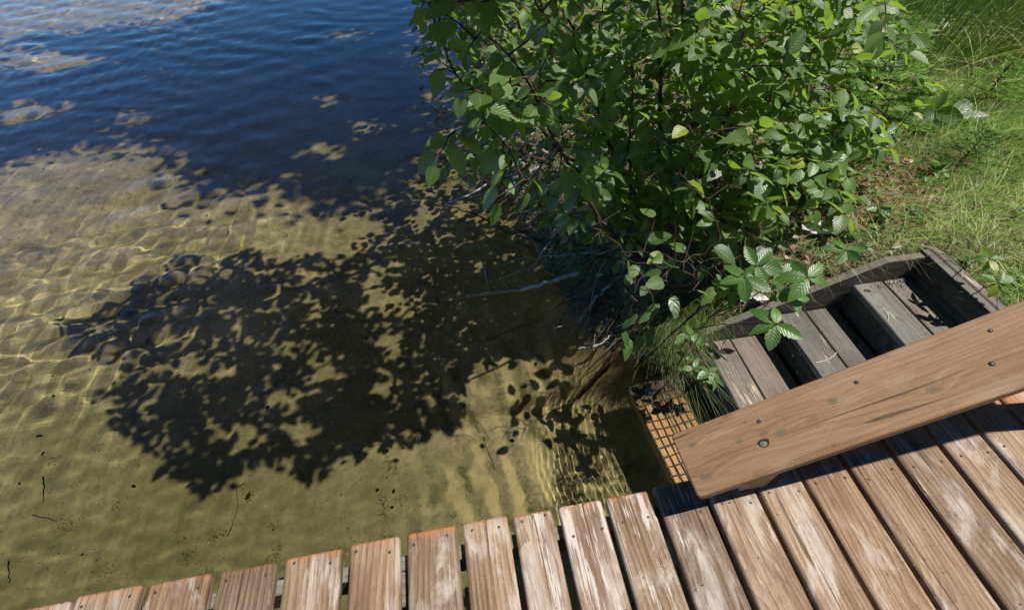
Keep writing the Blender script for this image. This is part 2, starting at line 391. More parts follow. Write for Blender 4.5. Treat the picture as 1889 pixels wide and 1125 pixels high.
for nm, sel in (('lake_bed', fc <= 0), ('ground', fc > 0)):
    v2, f2, used = compact(V, F[sel])
    o = link(nm, np_mesh(nm, v2, f2, ub[used]), TM); tag(o, kind='structure')
    if CAUSTICS: o.cycles.is_caustics_receiver = True
    if nm == 'lake_bed': tag(o, 'sandy lake bed with sand bars and algae seen through clear shallow water')
    else: tag(o, 'earth bank with litter and moss rising from the lake to the lawn')

# ------------------------------------------------------------------ water
WDIR = []
for i in range(30):
    l = random.uniform(.09, .24) if i % 2 else random.uniform(.25, .55); a = random.uniform(-2.7, -1.0) if l > .25 else random.uniform(-3.4, .3)
    WDIR.append((math.cos(a), math.sin(a), l, 1, random.uniform(0, 6.28)))
def WZ(x, y):
    z = np.zeros_like(x)
    wob = .25*fnoise(x, y, .9, 21); 
    far = np.clip((y-2.4)/2.5, 0, 1); left = np.clip((-.9-x)/1.6, 0, 1)
    lively = .10+.9*left*(.5+.5*np.clip((y-1.3)/1.2, 0, 1))+.35*far
    for dx, dy, l, amp, ph in WDIR:
        k = 2*np.pi/l; z += (.0043 if l < .25 else .0021)*l*np.sin(k*((x+wob)*dx+(y+wob)*dy)+ph)*((1-.62*far) if l < .25 else 1)
    z *= lively*(.5+1.0*(fnoise(x, y, .8, 22)+.5))
    # small interference ripples running round the bottom step
    w2 = .05*fnoise(x, y, 5, 24)+.02*fnoise(x, y, 14, 25)
    r1 = np.hypot((x-1.25)*1.0, (y-1.05)*.55)+w2; r2 = np.hypot(x-1.05, y-1.5)+w2*.7; r3 = x*.95-y*.15+w2*1.4
    g = np.exp(-((x-.70)/.23)**2)*np.clip((1.75-y)/.5, 0, 1)*(.35+1.3*(fnoise(x, y, 4, 26)+.5))
    z += .00034*g*(1.5*np.sin(2*np.pi*r1/.043)+.6*np.sin(2*np.pi*r2/.058+1)+.7*np.sin(2*np.pi*r3/.036))
    return WATER_Z+z
wx = axis_pts([(-60, -12, 2.5), (-12, -5, .06), (-5, -1.5, .035), (-1.5, .35, .02), (.35, 1.1, .006), (1.1, 2.0, .03)])
wy = axis_pts([(-30, -2, 3), (-2, .3, .1), (.3, .7, .02), (.7, 1.7, .008), (1.7, 4, .028), (4, 9, .05), (9, 16, .1), (16, 80, 3)])
V, F = grid_mesh(wx, wy, WZ)
cx_, cy_ = V[F][:, :, 0].mean(1), V[F][:, :, 1].mean(1)
keep = H(cx_, cy_) < WATER_Z+.03
v2, f2, used = compact(V, F[keep])
t = NT('clear_lake_water')
if CAUSTICS:
    g = t.n('ShaderNodeBsdfGlass'); g.distribution = 'GGX'; g.inputs['Roughness'].default_value = 0.0; g.inputs['IOR'].default_value = 1.33
    g.inputs[0].default_value = (.955, .968, .90, 1)
    WM = t.done(g.outputs[0])
wo_ = link('water', np_mesh('water', v2, f2), WM); tag(wo_, 'clear still lake water reflecting blue sky', kind='structure')
if CAUSTICS:
    wo_.cycles.is_caustics_caster = True; sl.cycles.is_caustics_light = True
#@@STAGE2
# ------------------------------------------------------------------ materials of built things
M_DECK = wood_mat('weathered_deck_wood', (.045, .025, .014), (.165, .101, .056), (.345, .255, .172), 'Y', 60, (.55, .49, .43), 1.0, bleach=.8, ends=.37, stain=(.14, .078, .047))
M_RAIL = wood_mat('smooth_rail_wood', (.095, .053, .024), (.22, .132, .068), (.32, .215, .122), 'X', 70, (.42, .33, .24), .28, wander_k=.16, bandw=.10, bleach=.4, knots=False, rough=.62, stain=(.22, .125, .06), knot_col=(.13, .105, .065),
                  knot_list=[(.045, .135, .012), (.045, .045, .014), (.23, .098, .010), (.27, .085, .013), (.42, .115, .013), (.165, .10, .008), (.62, .06, .013)])
M_GREY = wood_mat('grey_weathered_timber', (.032, .027, .022), (.12, .105, .086), (.23, .21, .18), 'Y', 75, (.5, .42, .32), .6, moss=.12, rough=.85)
M_GREYX = wood_mat('grey_weathered_timber_long', (.045, .04, .03), (.14, .125, .095), (.24, .22, .17), 'X', 60, (.45, .42, .36), .6, moss=.18, rough=.85)
M_MOSSY = wood_mat('damp_mossy_timber', (.02, .018, .012), (.07, .065, .045), (.14, .125, .09), 'Y', 60, (.2, .19, .14), .6, moss=.35, rough=.9)
M_UNDER = wood_mat('old_joist_wood', (.045, .04, .03), (.12, .105, .08), (.2, .18, .14), 'X', 50, (.3, .3, .28), .5, moss=.2, rough=.9)
M_SCREW = plain('screw_steel', (.12, .11, .10), .5, .4, 300, .6)
M_HOLE = plain('dark_screw_hole', (.02, .015, .012), .9, .3)
# ------------------------------------------------------------------ deck
deck = empty('wooden_deck', (0, 0, 0), 'weathered brown plank deck standing over the shallow water', 'deck')
GX = [-1.62, -1.43, -1.235, -1.04, -.846, -.663, -.478, -.311, -.141, .017, .158, .313, .465, .626, .786, .946, 1.108, 1.274, 1.443, 1.602, 1.765, 1.93, 2.09, 2.25]
WEAR = {7: .28, 8: .35, 9: .8, 10: 1.05, 11: 1.15, 12: .55, 13: .45, 14: .42, 15: .38, 16: .42, 17: .5, 18: .62, 19: .55, 20: .6}
GAPW = {9: .020, 10: .024, 7: .021, 8: .021, 6: .022, 5: .024, 4: .024, 3: .024, 11: .014, 12: .016}
def screw(x, y, z, parent, r=.0023, M=None):
    b = MB(); k = 10
    ring = [(math.cos(2*math.pi*i/k), math.sin(2*math.pi*i/k)) for i in range(k)]
    V = [(x+r*1.75*c, y+r*1.75*s, z+.0004) for c, s in ring]+[(x+r*c, y+r*s, z+.0012) for c, s in ring]+[(x+r*.45*c, y+r*.45*s, z+.0013) for c, s in ring]+[(x, y, z+.0007)]
    F0 = [(i, (i+1) % k, k+(i+1) % k, k+i) for i in range(k)]
    F1 = [(k+i, k+(i+1) % k, 2*k+(i+1) % k, 2*k+i) for i in range(k)]
    F2 = [(2*k+i, 2*k+(i+1) % k, 3*k) for i in range(k)]
    b.add(V, F0); b.add(V, F1, m=1); b.add(V, F2)
    o = b.build('screw', [M_HOLE, M_SCREW], parent)
    if M is not None: o.matrix_world = M
    return o
for i in range(len(GX)-1):
    x0 = GX[i]+GAPW.get(i, .016)/2; x1 = GX[i+1]-GAPW.get(i+1, .016)/2
    ye = (.400 if i < 13 else .53)+random.uniform(-.004, .005)
    b = MB(); V, F = rbox(x0, x1, -2.3, ye, -.036, random.uniform(-.0015, .0015), .0065)
    # second bevel step rounds the long top edges
    V[:, 0] += .003*np.sin(V[:, 1]*3+i)
    b.add(V, F); o = b.build('deck_board', M_DECK, deck)
    o['wear'] = WEAR.get(i, .3); o['ends'] = 1.0 if i in (10, 11, 9, 7, 5) else .45
    bm = o.modifiers.new('round', 'BEVEL'); bm.width = .004; bm.segments = 2; bm.limit_method = 'ANGLE'; bm.angle_limit = .5
    top = .0016
    for xx in (x0+.026, x1-.026):
        screw(xx+random.uniform(-.004, .004), (.315 if i > 9 else .372)+random.uniform(-.01, .01), top, o)
        screw(xx+random.uniform(-.004, .004), -.30+random.uniform(-.01, .01), top, o)
for i in range(17):     # the deck goes on to the left of the picture
    x1 = -1.63-i*.187; x0 = x1-.165; b = MB(); b.box(x0, x1, -2.3, .40+.004*math.sin(i*2.3), -.036, .001*math.sin(i), .0065)
    o = b.build('deck_board', M_DECK, deck); o['wear'] = .35+.2*math.sin(i*1.7); o['ends'] = .45
for y0 in (.335, -.28, -.9, -1.5, -2.1):
    b = MB(); b.box(-4.8, 2.4, y0-.02, y0+.02, -.215, -.0385, .003); o = b.build('joist', M_UNDER, deck); o['wear'] = .1
for xx in (-4.2, -2.8, -1.5, -.35, .62, 1.9):
    for yy in (.27, -1.45):
        b = MB(); b.box(xx-.045, xx+.045, yy-.045, yy+.043, -2.4, -.0395, .004); o = b.build('post', M_UNDER, deck); o['wear'] = .1
# ------------------------------------------------------------------ handrail
hd, slp = math.radians(1.0), math.radians(27.9)
U = np.array([math.cos(hd)*math.cos(slp), math.sin(hd)*math.cos(slp), math.sin(slp)])
Wd = np.array([-math.sin(hd), math.cos(hd), 0.0]); N3 = np.cross(U, Wd)
RW, RT, RL = .184, .040, 1.85
A0 = np.array([.522, .489, .178]) - Wd*RW     # lower left corner of the top face
RM = Matrix(((U[0], Wd[0], N3[0], A0[0]), (U[1], Wd[1], N3[1], A0[1]), (U[2], Wd[2], N3[2], A0[2]), (0, 0, 0, 1)))
def rail_local(x, y):
    d = np.array([x-CXP, y-CYP, FPX]); D = np.array([d@e_, d@p_, -(d@n_)]); o = np.array([0, 0, CAMZ])
    k = ((A0-o)@N3)/(D@N3); P = o+k*D-A0; return P@U, P@Wd
rail = empty('handrail', (0, 0, 0), 'sloping brown handrail plank on a short post over the deck edge', 'handrail')
cr = .013; outl = [(RL, 0), (RL, RW)]+[(cr-cr*math.sin(a), RW-cr+cr*math.cos(a)) for a in np.linspace(0, math.pi/2, 6)]+[(cr-cr*math.cos(a), cr-cr*math.sin(a)) for a in np.linspace(0, math.pi/2, 6)]
nn_ = len(outl); b = MB(); b.add([(x, y, -RT) for x, y in outl]+[(x, y, 0) for x, y in outl], [tuple(reversed(range(nn_))), tuple(range(nn_, 2*nn_))]+[(i, (i+1) % nn_, nn_+(i+1) % nn_, nn_+i) for i in range(nn_)])
rb = b.build('rail_board', M_RAIL, rail); rb['wear'] = .25; rb.matrix_world = RM
bm = rb.modifiers.new('round', 'BEVEL'); bm.width = .006; bm.segments = 4; bm.limit_method = 'ANGLE'; bm.angle_limit = 1.0; bm.harden_normals = False
for (hx, hy, r) in [(1400, 777, .0030), (1580, 705, .0030), (1827, 610, .0028), (1830, 671, .0034)]:
    lx, ly = rail_local(hx, hy); s = screw(lx, ly, .0006, rail, r); s.matrix_world = RM
lx, ly = rail_local(1409, 817)
b = MB(); k = 16; a = [2*math.pi*i/k for i in range(k)]
V = [(lx+.0150*math.cos(t_)*(1+.12*math.sin(3*t_)), ly+.0115*math.sin(t_), .0006) for t_ in a]+[(lx+.0095*math.cos(t_)-.001, ly-.002+.0075*math.sin(t_), .0012) for t_ in a]+[(lx-.001, ly-.002, .003)]
b.add(V, [(i, (i+1) % k, k+(i+1) % k, k+i) for i in range(k)]); b.add(V, [(k+i, k+(i+1) % k, 2*k) for i in range(k)], m=1)
o = b.build('knot', [M_HOLE, plain('grey_knot_wood', (.17, .15, .13), .8, .4, 150)], rail); o.matrix_world = RM
def post(x0, x1, y0, y1):
    def zt(x): return A0[2]-RT/math.cos(slp)+math.tan(slp)*(x-A0[0])-.001
    V = [(x, y, z) for x in (x0, x1) for y in (y0, y1) for z in (.002, zt(x))]
    F = [(0, 1, 3, 2), (4, 6, 7, 5), (0, 4, 5, 1), (2, 3, 7, 6), (0, 2, 6, 4), (1, 5, 7, 3)]
    b = MB(); b.add(V, F); o = b.build('post', M_POST, rail); o['wear'] = .15
    m = o.modifiers.new('b', 'BEVEL'); m.width = .004; m.segments = 2
M_POST = wood_mat('post_wood', (.13, .09, .05), (.28, .19, .11), (.4, .3, .2), 'Y', 60, (.5, .45, .38), .4)
post(.727, .815, .342, .43); post(1.92, 2.01, .342, .43)
# ------------------------------------------------------------------ wooden steps beside the deck
steps = empty('wooden_steps', (0, 0, 0), 'grey weathered timber steps going down the bank to the water', 'steps')
M_TREAD = wood_mat('brown_worn_tread', (.045, .03, .024), (.135, .10, .078), (.26, .21, .17), 'Y', 75, (.55, .43, .31), .6, moss=.1, rough=.85)
Y0, Y1 = .585, 1.405
TZ = [-.86, -.68, -.50]
for zi, (xa, xb, xc, mat, wr) in zip(TZ, [(1.371, 1.535, 1.545, M_TREAD, .8), (1.779, 1.942, 1.954, M_GREY, .55), (2.152, 2.330, 2.345, M_GREY, .35)]):
    xe = {-.86: 1.765, -.68: 2.14, -.50: 2.507}[zi]
    for q, (p0, p1) in enumerate(((xa, xb), (xc, xe))):
        b = MB(); b.box(p0, p1, Y0+.002*q, Y1-.003*q, zi-.038, zi-.002*q, .004); o = b.build('tread_board', mat, steps)
        o['wear'] = wr if q == 0 else .2
        m = o.modifiers.new('round', 'BEVEL'); m.width = .003; m.segments = 2; m.limit_method = 'ANGLE'
    b = MB(); b.box(xa+.018, xa+.05, Y0, Y1-.002, zi-.195, zi-.040, .003); o = b.build('riser', M_MOSSY, steps); o['wear'] = .1
def prism(poly, y0, y1):
    n = len(poly); V = [(x, y0, z) for x, z in poly]+[(x, y1, z) for x, z in poly]
    F = [tuple(range(n)), tuple(reversed(range(n, 2*n)))]+[(i, n+i, n+(i+1) % n, (i+1) % n) for i in range(n)]
    return V, F
prof = [(1.21, -.865), (1.30, -.80), (1.62, -.650), (1.94, -.50), (2.28, -.345), (2.506, -.352), (2.506, -.60), (2.1, -.78), (1.6, -1.02), (1.22, -1.08)]
for y0, y1 in ((1.408, 1.452), (.54, .582)):
    b = MB(); V, F = prism(prof, y0, y1); b.add(V, F); o = b.build('stringer', M_GREYX, steps); o['wear'] = .3
    m = o.modifiers.new('round', 'BEVEL'); m.width = .004; m.segments = 2; m.limit_method = 'ANGLE'
b = MB(); b.box(2.509, 2.556, .545, 1.46, -.62, -.345, .005); bb = b.build('back_board', M_MOSSY, steps); bb['wear'] = .2
m = bb.modifiers.new('round', 'BEVEL'); m.width = .004; m.segments = 2
b = MB(); b.box(2.559, 2.61, .545, 1.60, -.60, -.335, .006); o = b.build('back_board', M_GREY, steps); o['wear'] = .3
tag(o, 'grey outer board with cracked top')
b = MB(); b.box(2.512, 2.555, .55, 1.455, -.3445, -.339, .002); o = b.build('cap_strip', M_GREY, steps); o['wear'] = .3
# bolt on the back board's face
k = 14; V = []; yb, zb = 1.255, -.43
for rr, xo in ((.017, 2.5085), (.011, 2.506), (.011, 2.504), (.004, 2.503)):
    V += [(xo, yb+rr*math.cos(2*math.pi*i/k), zb+rr*math.sin(2*math.pi*i/k)) for i in range(k)]
b = MB(); b.add(V, [(j*k+i, j*k+(i+1) % k, (j+1)*k+(i+1) % k, (j+1)*k+i) for j in range(3) for i in range(k)]+[tuple(range(3*k, 4*k))])
b.build('bolt', plain('rusty_bolt', (.09, .03, .022), .7, .5, 200, .3), bb)
# bottom step wrapped in wire mesh, at water level
cov = empty('mesh_covered_step', (1.09, .9, -1.1), 'orange wet timber step wrapped in algae covered wire mesh at the waterline', 'step')
a5 = math.radians(4.5); RZ = np.array([[math.cos(a5), math.sin(a5), 0], [-math.sin(a5), math.cos(a5), 0], [0, 0, 1]])
org = np.array([.94, .55, 0])
M_ORANGE = wood_mat('wet_orange_wood', (.04, .018, .006), (.25, .115, .028), (.36, .20, .07), 'Y', 70, (.55, .36, .22), .8, rough=.4)
for q in range(2):
    b = MB(); b.box(.151*q, .151*q+.147, 0, .72, -1.145, -1.045, .005, Mx=RZ, org=org); o = b.build('timber', M_ORANGE, cov, ); o['wear'] = .5
b = MB(); zt = -1.0425
for j in range(14):
    yy = .012+j*.0535; b.tube([(np.array([x, yy+.004*math.sin(x*20+j), zt+.0015*math.sin(j*3+x*40)])@RZ+org) for x in np.linspace(-.006, .304, 9)], .0042, 6, jit=1.1)
for j in range(8):
    xx = .001+j*.0425; b.tube([(np.array([xx+.003*math.sin(y*9+j), y, zt+.001])@RZ+org) for y in np.linspace(0, .72, 16)], .0042, 6, jit=1.1)
o = b.build('wire_mesh', plain('algae_coated_wire', (.03, .03, .015), .8, .5, 90), cov)
# fuzzy algae along the wires and a mat at the far end
b = MB()
for i in range(9000):
    if i < 3300:
        x = random.uniform(-.01, .31); y = random.triangular(.56, .74, .73)
        if random.random() < .35*max(0, (.68-y)/.1): continue
        h = .022
    else:
        if random.random() < .5: x = random.uniform(0, .3); y = round(random.random()*13)*.0535+.012+random.gauss(0, .003)
        else: x = round(random.random()*7)*.0425; y = random.uniform(0, .72)
        h = .011
        if fnoise(np.array([x*9]), np.array([y*9]), 1, 9)[0] < -.12: continue
    c = np.array([x, y, zt+random.random()*h*.6])@RZ+org
    d = np.array([random.gauss(0, 1), random.gauss(0, 1), random.gauss(.2, .6)]); d /= np.linalg.norm(d); s = np.cross(d, (0, 0, 1)); s /= np.linalg.norm(s)+1e-6
    L = random.uniform(.5, 1)*h; b.add([c-s*.0008, c+s*.0008, c+d*L], [(0, 1, 2)], col=random.random())
o = b.build('algae', blade_mat('algae_green', (.03, .035, .012), (.085, .09, .03), (.20, .21, .08), tr=.2), cov)
# ------------------------------------------------------------------ leaves
def leaf_tpl(rows=9, wid=.66, fold=.22, droop=.35, serr=.05, cols=(-1, -.5, 0, .5, 1), tip=1.0, base=.75, pleat=.012):
    """unit leaf along +Y, normal +Z; ovate outline with toothed edge, shallow fold and drooping tip"""
    V = []; UV = []
    for i in range(rows):
        v = i/(rows-1)
        wv = math.sin(math.pi*min(1, v**base))**.62*(1-.25*v**3*tip) if 0 < v < 1 else 0.02
        for c in cols:
            s = 1+(serr if i % 2 else -serr)*(abs(c) > .9)
            x = c*wv*wid/2*s
            yy = v-(.05*abs(c)*(1-v))
            z = fold*abs(x)-droop*v*v*.5+pleat*math.cos(i*math.pi)*(abs(c) > .3)
            V.append((x, yy, z)); UV.append((c, v))
    n = len(cols); F = [(i*n+j, i*n+j+1, (i+1)*n+j+1, (i+1)*n+j) for i in range(rows-1) for j in range(n-1)]
    return np.array(V), F, np.array(UV)
T_NEAR = [leaf_tpl(11, .70, .25, d, .035) for d in (.12, .3, .5)]
T_MID = [leaf_tpl(7, .70, .28, d, .03, (-1, 0, 1)) for d in (.1, .3, .55)]
T_LOW = [leaf_tpl(5, .7, .25, d, 0, (-1, 0, 1), pleat=0) for d in (.1, .4)]
T_CREEP = [leaf_tpl(13, .56, .22, d, .07, base=.92, pleat=.003) for d in (.2, .4)]
T_HERB = [leaf_tpl(7, .42, .2, d, .03, (-1, 0, 1)) for d in (.3, .7)]
class Tw:
    def __init__(s, b): s.b = b
    def tube(s, p, r, k=4, cap=False): s.b.tube(p, r, k, cap, m=1)
SH = SUNV/SUNV[2]
def nrm(v): return v/(np.linalg.norm(v)+1e-9)
def put_leaf(b, tpl, pos, d, up, size, rnd):
    V, F, UV = tpl
    y = nrm(np.asarray(d, float)); x = nrm(np.cross(y, up)); z = np.cross(x, y)
    W = V*size*np.array([random.uniform(.88, 1.12), 1, 1]); W = W[:, :1]*x+W[:, 1:2]*y+W[:, 2:3]*z+pos
    b.add(W, F, uv=UV, col=rnd)
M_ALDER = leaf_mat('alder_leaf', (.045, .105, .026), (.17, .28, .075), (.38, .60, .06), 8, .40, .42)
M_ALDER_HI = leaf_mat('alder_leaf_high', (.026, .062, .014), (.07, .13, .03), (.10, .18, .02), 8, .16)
M_CREEP = leaf_mat('creeper_leaf', (.04, .12, .02), (.12, .25, .045), (.30, .55, .06), 7, .34, vk=.22)
M_HERB = leaf_mat('herb_leaf', (.05, .12, .03), (.12, .24, .06), (.3, .5, .08), 4, .4)
M_TWIG = bark_mat('twig_bark', (.035, .022, .014), (.10, .065, .04), 60)
M_BARK = bark_mat('alder_bark', (.025, .016, .012), (.11, .075, .055), 40)
M_DRY = bark_mat('bleached_wood', (.16, .15, .14), (.50, .48, .45), 40)
M_ROOT = bark_mat('wet_red_root', (.05, .018, .008), (.22, .08, .03), 40)
M_BIRCH = bark_mat('birch_bark', (.25, .24, .20), (.62, .60, .54), 25, (1, 1, 3))

def grow(skeleton, tips, seg=.07, bend=.25, droop=.0):
    """connect every tip to the nearest point of the growing branch network; returns list of (polyline, weight) and the tips' end directions"""
    nodes = [np.asarray(p, float) for p in skeleton]; P = np.array(nodes); par = [-1]*len(nodes); wt = [0]*len(nodes)
    paths = []
    root = P[:].copy()
    order = np.argsort([np.min(np.linalg.norm(root-t, axis=1)) for t in tips]); ends = {}
    for q in order:
        t = np.asarray(tips[q], float); d = np.linalg.norm(P-t, axis=1)+.25*np.maximum(0, P[:, 2]-t[2]+.02)
        i = int(np.argmin(d)); a = P[i]; L = np.linalg.norm(t-a); m = max(3, int(L/seg)+2)
        c = (a+t)/2+np.array([random.gauss(0, 1), random.gauss(0, 1), abs(random.gauss(0, 1))+.5])*bend*L*.3
        s = np.linspace(0, 1, m)[:, None]; pl = (1-s)**2*a+2*s*(1-s)*c+s*s*t
        pl[1:-1] += RNG.normal(0, .006, pl[1:-1].shape)
        paths.append(pl); P = np.vstack([P, pl[1:]]); ends[q] = pl
    return paths, ends
SUNNY = [(650, 1000), (670, 850), (760, 835), (850, 780), (860, 690), (930, 668), (1000, 672), (1075, 668), (1140, 720), (1220, 905), (1150, 1000)]
LIT2 = [(-100, 345), (60, 345), (300, 305), (400, 335), (430, 430), (560, 440), (670, 445), (640, 462), (470, 462), (280, 478), (90, 590), (-100, 900)]
LIT3 = [(1185, 610), (1250, 595), (1370, 605), (1345, 640), (1290, 730), (1215, 705)]
LIT4 = [(1510, 410), (1580, 360), (1720, 440), (1560, 520)]
WIN = [(925, 238), (1075, 222), (1065, 325), (945, 335)]
def blocks_sun(P, lit=(0, 1)):
    for zz, poly in ((-.78, LIT3), (-.45, LIT4)):
        if P[2] > zz+.22:
            a, b_, c = to_px(P-SH*(P[2]-zz))
            if in_poly(a[0], b_[0], poly): return True
    B = P-SH*(P[2]+1.33); a, b_, c = to_px(B)
    return any(in_poly(a[0], b_[0], (SUNNY, LIT2)[k]) for k in lit)
def leafy(b, tw, path, tpls, size, gap=.035, n=6, spread=1.0, hang=.5, toward=None, rs=.0011):
    """leaves set alternately along the outer part of a twig"""
    L = np.cumsum(np.r_[0, np.linalg.norm(np.diff(path, axis=0), axis=1)]); T = L[-1]
    for k in range(n):
        s = T-k*gap
        if s < 0: break
        p = np.array([np.interp(s, L, path[:, i]) for i in range(3)])
        s2 = max(0, s-.02); q = np.array([np.interp(s2, L, path[:, i]) for i in range(3)]); t = nrm(p-q+1e-6)
        side = nrm(np.cross(t, (0, 0, 1)))*(1 if k % 2 else -1)
        d = nrm(t*.7+side*spread*(.9 if k else .1)+np.array([0, 0, -hang*random.uniform(.2, 1.5)])+RNG.normal(0, .22, 3))
        up = nrm(np.array([.30, -.12, 1])+RNG.normal(0, .34, 3)+side*.1)
        sz = size*random.uniform(.55, 1.12)*(.8 if k == 0 else 1)
        if blocks_sun(p+d*sz*.5) and random.random() < .88: continue
        wu, wv, wd = to_px(p+d*sz*.5)
        if wd[0] > .3 and in_poly(wu[0], wv[0], WIN) and random.random() < .88: continue
        pe = random.uniform(.012, .022)
        b_p = p+d*pe
        if tw is not None: tw.tube([p, p+d*pe*.6+(0, 0, .002), b_p], rs*.8, 3, cap=False)
        put_leaf(b, random.choice(tpls), b_p, d, up, sz, random.random())
def in_poly(x, y, poly):
    r = False; n = len(poly)
    for i in range(n):
        x1, y1 = poly[i]; x2, y2 = poly[i-1]
        if (y1 > y) != (y2 > y) and x < (x2-x1)*(y-y1)/(y2-y1)+x1: r = not r
    return r
def sample_poly(poly, n):
    xs = [p[0] for p in poly]; ys = [p[1] for p in poly]; out = []
    while len(out) < n:
        x, y = random.uniform(min(xs), max(xs)), random.uniform(min(ys), max(ys))
        if in_poly(x, y, poly): out.append((x, y))
    return out
def line(pts, n=12, wob=.006):
    pts = np.asarray(pts, float); t = np.linspace(0, len(pts)-1, n); out = np.stack([np.interp(t, np.arange(len(pts)), pts[:, i]) for i in range(3)], 1)
    for _ in range(2): out[1:-1] = .25*out[:-2]+.5*out[1:-1]+.25*out[2:]
    out[1:-1] += RNG.normal(0, wob, out[1:-1].shape); return out
def hz(x, y): return float(H(np.array([x]), np.array([y]))[0])

# ------------------------------------------------------------------ the alder bush on the bank
alder = empty('alder_shrub', (1.45, 2.2, -.75), 'big green alder bush filling the middle of the bank beside the steps', 'shrub')
base = np.array([1.45, 2.2, hz(1.45, 2.2)])
stems = []
for bx, by, top in [(1.35, 1.95, px(1215, -60, depth=1.75)), (1.42, 2.2, px(1255, -40, depth=2.1)), (1.15, 2.1, px(1165, 120, depth=2.0)), (1.5, 2.3, px(1420, 60, depth=2.4)),
                    (1.3, 2.4, px(1010, -90, depth=1.7)), (1.2, 2.0, px(960, 130, depth=1.45)), (1.5, 2.0, px(1400, 300, depth=2.2)), (1.55, 2.4, px(1560, 20, depth=2.6)), (1.2, 1.8, px(1290, 470, depth=2.0)), (1.3, 2.5, px(880, 20, depth=2.2))]:
    b0 = np.array([bx, by, hz(bx, by)-.05]); mid = b0*.45+top*.55; mid[2] = b0[2]+(top[2]-b0[2])*.45; mid += RNG.normal(0, .05, 3)
    stems.append(line([b0, mid, top], 26, .007))
for i, s in enumerate(stems):
    b = MB(); b.tube(s, np.linspace(.021 if i < 2 else .014, .004, len(s)), 8); b.build('stem', M_BARK, alder, True)
skel = np.vstack([s[6:] for s in stems])
Z_L = [(790, -60), (770, 40), (830, 60), (775, 190), (800, 330), (850, 370), (960, 380), (1050, 300), (1080, 130), (1090, -60)]
Z_M = [(980, 60), (1010, 330), (1020, 400), (1090, 440), (1150, 520), (1260, 540), (1400, 520), (1440, 410), (1440, 320), (1400, 200), (1500, 60), (1580, -60), (1000, -60)]
Z_B = [(840, -60), (830, 120), (860, 230), (940, 340), (1020, 420), (1180, 540), (1400, 420), (1470, 180), (1560, -40)]
tips = []; kind = []
def ok(P):
    if P[2] < hz(P[0], P[1])+.06: return False
    if blocks_sun(P) and random.random() < .9: return False
    if P[1] < 1.46 and P[0] > .9 and P[2] < -.2: return False
    return True
for (x, y) in sample_poly(Z_L, 60): tips.append(px(x, y, depth=random.uniform(1.15, 1.6))); kind.append(0)
for (x, y) in sample_poly(Z_M, 640):
    t_ = px(x, y, depth=random.uniform(1.65, 2.5))
    if ok(t_): tips.append(t_); kind.append(1)
for (x, y) in sample_poly(Z_B, 520):
    t_ = px(x, y, depth=random.uniform(2.2, 3.3))
    if ok(t_): tips.append(t_); kind.append(2)
for (x, y) in sample_poly([(1120, 380), (1100, 450), (1170, 560), (1290, 565), (1420, 540), (1445, 430), (1450, 300), (1380, 280)], 470):
    t_ = px(x, y, depth=random.uniform(1.85, 2.5))
    if ok(t_): tips.append(t_); kind.append(1)
for (x, y) in sample_poly([(1380, -60), (1660, -60), (1640, 40), (1560, 90), (1500, 180), (1470, 330), (1400, 330)], 110):
    t_ = px(x, y, depth=random.uniform(2.1, 2.9))
    if ok(t_): tips.append(t_); kind.append(1)
for (x, y) in [(1560, 30), (1590, 60), (1610, 20), (1640, 80), (1480, 250), (1500, 345), (1530, 330), (1460, 330), (1700, 95), (1575, 120), (1440, 130), (1500, 150), (1400, 20)]:
    for r in range(2): tips.append(px(x+random.gauss(0, 14), y+random.gauss(0, 14), depth=random.uniform(2.0, 2.4))); kind.append(3)
for (x, y) in sample_poly([(1440, 230), (1600, 180), (1660, 300), (1560, 390), (1470, 400), (1430, 330)], 60):
    t_ = px(x, y, depth=random.uniform(2.35, 2.8))
    if ok(t_): tips.append(t_); kind.append(1)
# low sprays hanging over the net and beside the steps
for (x, y, d) in [(1090, 420, 1.7), (1110, 450, 1.7), (1125, 440, 1.75), (1200, 500, 1.8), (1230, 520, 1.8), (1290, 540, 1.8), (1245, 480, 1.85), (1170, 540, 1.9), (1205, 560, 1.95), (1330, 520, 1.9), (1140, 480, 1.85), (1060, 400, 1.8), (1320, 500, 2.0), (1350, 480, 2.05), (1290, 520, 1.95), (1380, 468, 2.1), (1410, 450, 2.1), (1260, 500, 1.95), (1400, 410, 2.1), (1430, 380, 2.1), (1345, 525, 2.0), (1300, 470, 2.0), (1270, 540, 1.95), (1380, 430, 2.05), (1225, 470, 1.95)]:
    tips.append(px(x, y, depth=d)); kind.append(4)
paths, ends = grow(skel, tips)
lv = MB(); tw = Tw(lv)
for q, pl in ends.items():
    k = kind[q]; L = len(pl); r1 = {0: .0016, 1: .0014, 2: .0013, 3: .0013, 4: .0014}[k]
    tw.tube(pl, np.linspace(r1*2.3, r1*.8, L), 5)
    if k == 0: leafy(lv, tw, pl, T_NEAR, .098, .040, random.randint(4, 6), 1.0, .75)
    elif k == 2: leafy(lv, None, pl, T_MID, .085, .032, 6, 1.1, .5)
    elif k == 3: leafy(lv, tw, pl, T_NEAR, .11, .032, 4, .9, .35)
    elif k == 4: leafy(lv, tw, pl, T_NEAR, .078, .035, 5, .9, .3)
    else: leafy(lv, None, pl, T_NEAR if random.random() < .6 else T_MID, random.uniform(.078, .118), .036, 6, 1.1, .45)
lv.build('crown', [M_ALDER, M_TWIG], alder, True)

